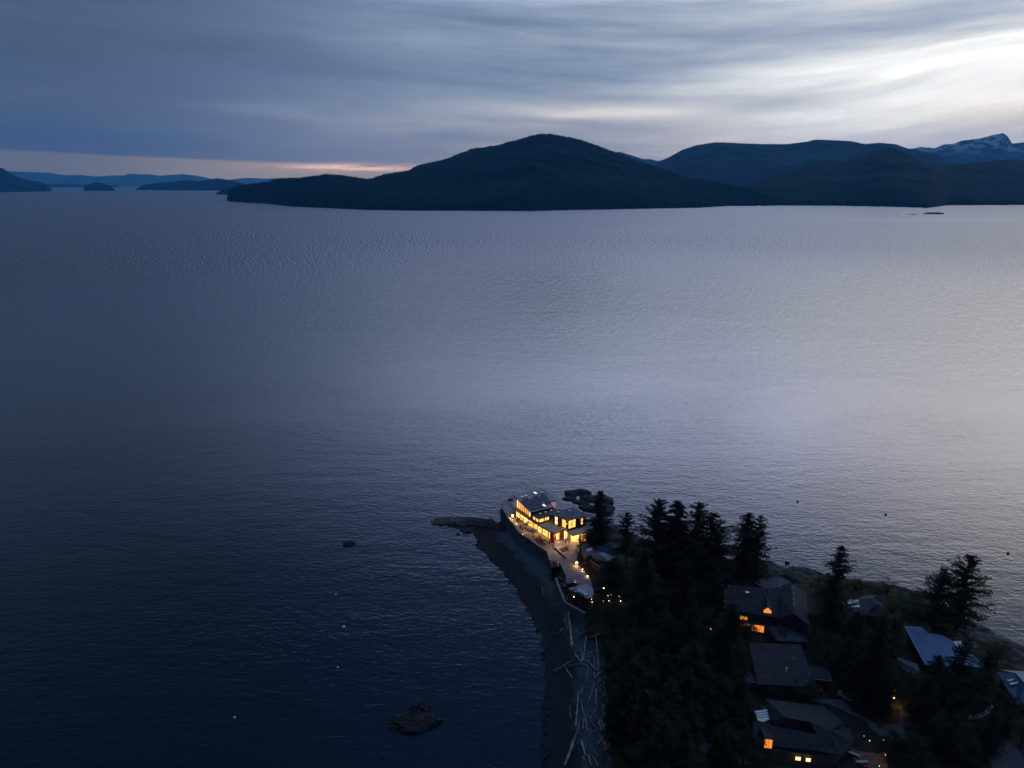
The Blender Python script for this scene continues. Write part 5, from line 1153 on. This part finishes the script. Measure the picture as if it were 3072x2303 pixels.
# lower front rooms
lr = [G(2243, 1830, 8.2)[:2], G(2300, 1842, 8.2)[:2], G(2294, 1874, 7.6)[:2], G(2243, 1868, 7.6)[:2]]
MB().prism(lr, [8.0, 8.0, 7.4, 7.4], [8.2, 8.2, 7.6, 7.6]).build('lower_roof', M['shingle'], hA)
w0, w1, w2 = [Vector(G(*p)[:2]) for p in ((2212, 1880, 5.6), (2252, 1888, 5.6), (2293, 1896, 5.6))]
bk = Vector((w0.y - w2.y, w2.x - w0.x)).normalized() * 2.5
MB().prism([tuple(w0), tuple(w2), tuple(w2 + bk), tuple(w0 + bk)], TZ - .1, 7.7).build('front_room_wall', M['siding'], hA)
fo_ = -bk.normalized() * .08
window_on(hA, tuple(w1 + fo_ + (w2 - w1) * .04), tuple(w2 + fo_ - (w2 - w1) * .03), 5.5, 7.5, M['glow_orange'], nv=3, out=0)
window_on(hA, tuple(w0 + fo_), tuple(w1 + fo_ - (w1 - w0) * .04), 6.3, 7.4, M['glow_soft'], nv=2, out=0)
plane_roof(hA, [[(2293, 1872, 7.2), (2340, 1872, 7.9), (2418, 1905, 7.9), (2432, 1925, 7.0), (2330, 1920, 7.0)]], 'slate', name='porch_roof')
po_ = [G(a, b, 7.0)[:2] for a, b in ((2300, 1880), (2335, 1880), (2412, 1908), (2420, 1920), (2335, 1915))]; MB().prism(po_, TZ - .1, 6.75).build('porch_wall', M['siding'], hA)
MB().box(G(2241, 1776, 11.4)[:2], .9, .9, 11.2, 11.75, .1).build('skylight', M['skyl_warm'], hA)
e_ = [G(2176, 1762, 11)[:2], G(2173, 1818, 10.2)[:2]]; MB().tube([(*e_[0], 11.4), (*e_[1], 10.1)], .14, n=4).build('gutter', M['cap'], hA)
for px, py in ((2340, 1758), (2377, 1764), (2380, 1781), (2381, 1798), (2382, 1815)):
    q = G(px, py, 12.3); MB().tube([(q.x, q.y, 11.8), (q.x, q.y, 12.75)], .13, n=8).build('roof_vent', M['white'], hA)
# skylight house
hB = gable('skylight_cottage', 'small grey-roofed house with one big pale roof window', [(2530, 1868), (2590, 1868), (2583, 1800), (2528, 1805)], 8.0, [(2527, 1812), (2582, 1806)], 9.8, 'slate', wins=[(0, .35, .55, 5.6, 6.6, 'glow_orange', 2), (0, .65, .8, 5.6, 6.6, 'glow_orange', 1)], trim='fascia')
plane_roof(hB, [[(2577, 1794, 9.8), (2620, 1791, 9.8), (2650, 1810, 8.2), (2640, 1850, 7.6), (2592, 1843, 8.0)], [(2620, 1791, 9.8), (2577, 1794, 9.8), (2590, 1785, 8.8), (2630, 1784, 8.8)]], 'slate')
wq = [G(a, b, 7.7)[:2] for a, b in ((2595, 1838), (2636, 1845), (2643, 1812), (2600, 1800))]; MB().prism(wq, TZ - .2, 7.55).build('side_wall', M['siding'], hB)
q = [G(a, b, 9.6)[:2] for a, b in ((2547, 1818), (2580, 1818), (2575, 1800), (2542, 1800))]; MB().prism(q, 9.2, [9.5, 9.5, 9.9, 9.9]).build('skylight', M['skyl'], hB)
# blue metal roof
hC = tag(empty('blue_roofed_house', (*G(2810, 1950, TZ)[:2], TZ)), 'long house under a bright blue metal roof', 'house')
plane_roof(hC, [[(2712, 1876, 9.0), (2765, 1878, 9.0), (2785, 1896, 8.9), (2830, 1905, 8.9), (2893, 1940, 8.9), (2960, 2000, 7.6), (2885, 1998, 7.2), (2775, 1992, 7.0)]], 'blue')
plane_roof(hC, [[(2860, 1922, 9.6), (2888, 1920, 10.0), (2905, 1938, 9.4), (2872, 1940, 9.2)]], 'skyl', name='glazed_dormer')
wq = [G(a, b, 7.6)[:2] for a, b in ((2725, 1892), (2780, 1905), (2890, 1948), (2938, 1990), (2785, 1982))]; MB().prism(wq, TZ - .2, 6.9).build('wall', M['siding'], hC)
plane_roof(hC, [[(2880, 2004, 6.6), (2935, 2004, 6.6), (2940, 2018, 6.3), (2885, 2018, 6.3)]], 'teal', name='porch_roof')
def seams(parent, a0, a1, b0, b1, n, mat):
    for k in range(1, n):
        t = k / n; A_ = Vector((*G(*[a0[i] + (a1[i] - a0[i]) * t for i in range(3)])[:2], a0[2] + (a1[2] - a0[2]) * t + .02)); B_ = Vector((*G(*[b0[i] + (b1[i] - b0[i]) * t for i in range(3)])[:2], b0[2] + (b1[2] - b0[2]) * t + .02))
        MB().tube([A_, B_], .045, n=4).build('roof_seam', M[mat], parent)
seams(hC, (2712, 1876, 9.0), (2785, 1896, 8.9), (2775, 1992, 7.0), (2885, 1998, 7.2), 9, 'blue')
# grey cottage, shed, teal roof
hE = gable('grey_cottage', 'small mauve-grey roof wedged left of the blue metal roof', [(2688, 1990), (2768, 2048), (2752, 1990), (2692, 1968)], 7.6, [(2690, 1976), (2760, 2012)], 8.4, 'slate')
hS = gable('garden_shed', 'small brown-grey shed near the right shore', [(2948, 1976), (2984, 1994), (2996, 1980), (2960, 1960)], 7.4, [(2955, 1966), (2992, 1985)], 8.2, 'slate')
hD = tag(empty('teal_roofed_house', (*G(3040, 2040, TZ)[:2], TZ)), 'dark teal metal roof with two roof windows at the right edge', 'house')
plane_roof(hD, [[(2990, 2014, 9.0), (3048, 2020, 9.6), (3075, 2050, 9.6), (3150, 2060, 9.5), (3160, 2120, 7.5), (3052, 2112, 7.2)]], 'teal')
plane_roof(hD, [[(3003, 2007, 9.3), (3075, 2012, 9.9), (3160, 2030, 9.9), (3150, 2055, 9.9), (3072, 2046, 9.9), (3047, 2017, 9.8)]], 'roof_pale', name='upper_roof')
wq = [G(a, b, 7.4)[:2] for a, b in ((3005, 2024), (3060, 2040), (3150, 2060), (3150, 2105), (3058, 2100))]; MB().prism(wq, TZ - .2, 7.0).build('wall', M['siding'], hD)
for (x0, y0) in ((3020, 2036), (3028, 2046)):
    plane_roof(hD, [[(x0, y0 + 1, 9.05), (x0 + 24, y0 - 3, 9.25), (x0 + 27, y0 + 1, 9.2), (x0 + 5, y0 + 6, 9.0)]], 'skyl', name='skylight', th=.12)
# flat roof with carport
hF = tag(empty('flat_roofed_house', (*G(2340, 2000, TZ)[:2], TZ)), 'plain dark low-sloped roof in the middle of the houses', 'house')
plane_roof(hF, [[(2247, 1926, 9.6), (2402, 1931, 9.6), (2450, 2060, 8.2), (2272, 2050, 8.2)]], 'shingle')
wq = inset([G(a, b, 8.4)[:2] for a, b in ((2250, 1936), (2400, 1941), (2446, 2056), (2272, 2046))], .7); MB().prism(wq, TZ - .2, 7.85).build('wall', M['siding'], hF)
plane_roof(hF, [[(2428, 1992, 7.8), (2482, 2005, 7.8), (2497, 2042, 7.6), (2440, 2036, 7.6)]], 'shingle', name='carport_roof')
q0, q1, q2 = [Vector((*G(*p)[:2], 7.68)) for p in ((2440, 2036, 7.6), (2497, 2042, 7.6), (2483, 2006, 7.8))]; MB().tube([q0, q1, q2], .08, n=4).build('carport_edge', M['cap'], hF)
for px, py in ((2492, 2038), (2478, 2012)): q = G(px, py, 7.5); MB().tube([(q.x, q.y, TZ), (q.x, q.y, 7.4)], .09, n=6).build('carport_post', M['siding'], hF)
MB().prism([G(a, b, 7.0)[:2] for a, b in ((2235, 2028), (2239, 2043), (2272, 2047), (2262, 2005), (2240, 2000))], TZ - .1, 7.0).build('side_deck', M['slate'], hF)
q0, q1, q2 = [Vector((*G(*p)[:2], 7.9)) for p in ((2236, 2026, 7.9), (2239, 2042, 7.9), (2271, 2046, 7.9))]; MB().tube([q0, q1, q2], .07, n=4).build('rail', M['cap'], hF)
for px, py in ((2359, 2007), (2380, 1976), (2382, 1945)): q = G(px, py, 9.0); MB().tube([(q.x, q.y, 8.5), (q.x, q.y, 9.5)], .1 if px > 2359 else .2, n=8).build('roof_vent', M['white'], hF)
# hip roof at the bottom
hG = tag(empty('hip_roofed_house', (*G(2400, 2200, TZ)[:2], TZ)), 'wide dark hip-roofed house with two bright yellow windows at the bottom', 'house')
ZE, ZR = 8.0, 10.2
plane_roof(hG, [[(2295, 2095, ZE), (2469, 2116, ZE), (2430, 2163, ZR), (2360, 2152, ZR)], [(2295, 2095, ZE), (2360, 2152, ZR), (2312, 2160, ZE)], [(2312, 2160, ZE), (2360, 2152, ZR), (2430, 2163, ZR), (2445, 2190, ZE), (2330, 2180, ZE)],
   [(2469, 2116, ZE), (2530, 2165, ZE), (2490, 2190, ZR), (2430, 2163, ZR)], [(2258, 2160, ZE), (2330, 2178, 9.2), (2450, 2200, 9.6), (2440, 2248, 8.6), (2320, 2236, ZE), (2262, 2238, ZE - .5)], [(2450, 2200, 9.6), (2430, 2163, ZR), (2490, 2190, ZR), (2548, 2180, ZE), (2562, 2225, ZE), (2520, 2262, ZE), (2440, 2248, 8.6)]], 'shingle')
wq = [G(a, b, 7.6)[:2] for a, b in ((2290, 2110), (2465, 2128), (2535, 2175), (2550, 2220), (2505, 2258), (2315, 2245), (2272, 2228), (2275, 2170))]; MB().prism(wq, TZ - .2, 7.2).build('wall', M['siding'], hG)
a, b = G(2385, 2277, 6.4)[:2], G(2402, 2279, 6.4)[:2]; window_on(hG, a, b, 6.3, 7.2, M['glow_white'], nv=1, out=0, fr=.05)
MB().prism([G(2320, 2262, 6.4)[:2], G(2450, 2276, 6.4)[:2], G(2500, 2262, 6.4)[:2], G(2330, 2245, 6.4)[:2]], TZ - .1, 7.3).build('back_room', M['siding'], hG)
a, b = G(2416, 2281, 6.4)[:2], G(2432, 2283, 6.4)[:2]; window_on(hG, a, b, 6.3, 7.2, M['glow_white'], nv=1, out=0, fr=.05)
cv = [G(a, b, 7.6)[:2] for a, b in ((2264, 2131), (2303, 2126), (2311, 2155), (2290, 2164), (2274, 2160))]; MB().prism(cv, 7.5, 7.62).build('ribbed_patio_cover', M['skyl'], hG)
for k in range(1, 4):
    A_ = lerp(cv[0], cv[4], k / 4); B_ = lerp(cv[1], cv[2], k / 4); MB().seg(A_, B_, .09, 7.62, 7.68).build('cover_rib', M['siding'], hG)
a, b = G(2291, 2240, 8.3)[:2], G(2316, 2243, 8.3)[:2]; window_on(hG, a, b, 8.2, 10.3, M['glow_orange'], nv=2, out=0, fr=.06); MB().prism([(a[0], a[1] + .1), (b[0], b[1] + .1), (b[0], b[1] + 3), (a[0], a[1] + 3)], 7.8, 10.4).build('dormer', M['shingle'], hG)
q = G(2248, 2180, 5); 
sheet('brick_patio', [r8(0, 1390)[:2], r8(60, 1440)[:2], r8(330, 1480)[:2], r8(430, 1460)[:2], r8(470, 1640)[:2], r8(380, 1700)[:2], r8(60, 1600)[:2]], TZ, M['brick'])
q = G(2655, 2268, 6.5); lamp('patio_lamp', (q.x, q.y, 7.0), .09, M['lamp_o'], 'dim orange lamp over the brick patio at the bottom', 'lamp', None, 25, (1, .4, .15), pole=1.9)
q = G(2681, 2095, 6.2); lamp('porch_lamp', (q.x, q.y, 6.6), .2, M['lamp_o'], 'orange porch lamp glowing low in the dark trees left of the curved walk', 'lamp', None, 250, (1, .4, .1), pole=1.4)
q = G(2682, 2078, 7.2); lamp('porch_lamp', (q.x, q.y, 7.8), .12, M['lamp_o'], 'smaller orange lamp right above the porch lamp in the trees', 'lamp', None, 60, (1, .4, .15), pole=2.6)
for j, (a_, b_) in enumerate([((40, 1500), (90, 1560)), ((150, 1600), (220, 1640))]):
    q = r8(*a_, TZ); t = empty('patio_bench', (q.x, q.y, TZ), .6 * j); tag(t, ['pale bench at the upper side of the brick patio', 'pale bench at the lower side of the brick patio'][j], 'bench', 'benches on the brick patio')
    MB().box((q.x, q.y), 2.2, .55, TZ + .42, TZ + .5, -.6).build('seat', M['alum'], t); MB().box((q.x, q.y), 2.0, .4, TZ + .02, TZ + .42, -.6).build('frame', M['metal'], t)
# neighbour of the glass house
hN = tag(empty('low_modern_house', (*r3(920, 280, TZ)[:2], TZ)), 'low blue-grey flat-roofed house among conifers beside the driveway', 'house')
zf = 8.2
ro = [r3(a, b, zf)[:2] for a, b in ((640, 150), (720, 95), (880, 150), (960, 215), (1120, 270), (1000, 372), (900, 345), (840, 330), (760, 275), (700, 300), (640, 250))]
MB().prism(ro, zf - .3, zf).build('flat_roof', M['roof_gravel'], hN); MB().prism(inset(ro, .5), TZ - .1, zf - .31).build('wall', M['siding'], hN)
MB().prism([r3(a, b, 9.3)[:2] for a, b in ((855, 155), (960, 125), (1010, 190), (965, 225))], zf + .01, [8.8, 9.4, 9.4, 8.8]).build('raised_roof', M['teal'], hN)
MB().prism([r3(a, b, 9.3)[:2] for a, b in ((1020, 180), (1090, 140), (1150, 185), (1070, 235))], TZ, [8.9, 9.5, 9.5, 8.9]).build('raised_roof', M['teal'], hN)
MB().prism([r3(a, b, 8.6)[:2] for a, b in ((850, 258), (935, 245), (1090, 310), (1000, 362))], zf + .02, 8.7).build('raised_roof', M['roof_pale'], hN)
for (a, b), (c_, d_) in (((962, 128), (1020, 190)), ((945, 248), (1030, 195)), ((1025, 185), (1075, 235))):
    A_ = r3(a, b, 9.5); B_ = r3(c_, d_, 9.5); MB().tube([A_, B_], .1, n=4).build('ridge_flashing', M['cap'], hN)
q = [r3(a, b, 8.7)[:2] for a, b in ((705, 200), (765, 178), (790, 205), (730, 228))]; MB().prism(q, zf, 8.7).build('skylight', M['skyl'], hN)
sheet('side_court', [r3(a, b, TZ)[:2] for a, b in ((765, 360), (870, 335), (885, 460))], TZ + .01, M['concrete'])
wl = [r3(a, b, 7.0)[:2] for a, b in ((870, 330), (1010, 380), (1040, 470), (890, 470))]; MB().prism(wl, TZ - .1, 7.4).build('annex', M['brick'] if False else M['shingle'], hN)
# garage with three roof windows
hR = tag(empty('garage', (*r3(640, 770, TZ)[:2], TZ)), 'pale flat garage roof with three white roof windows in a row', 'garage')
zf = 7.6
ro = [r3(a, b, zf)[:2] for a, b in ((470, 715), (545, 700), (600, 690), (700, 665), (790, 720), (800, 790), (760, 850), (700, 845), (590, 775), (500, 750))]
MB().prism(ro, zf - .28, zf).build('flat_roof', M['roof_pale'], hR); MB().prism(inset(ro, .4), TZ - .1, zf - .29).build('wall', M['siding'], hR)
for a, b in ((618, 753), (660, 775), (698, 802)): skylight(hR, r3(a, b, zf + .2)[:2], 1.05, .8, zf, M['skyl'], .2, .2)
q = [r3(a, b, 7.9)[:2] for a, b in ((470, 722), (560, 698), (575, 720), (490, 748))]; MB().prism(q, zf, 7.85).build('roof_deck', M['cap'], hR)
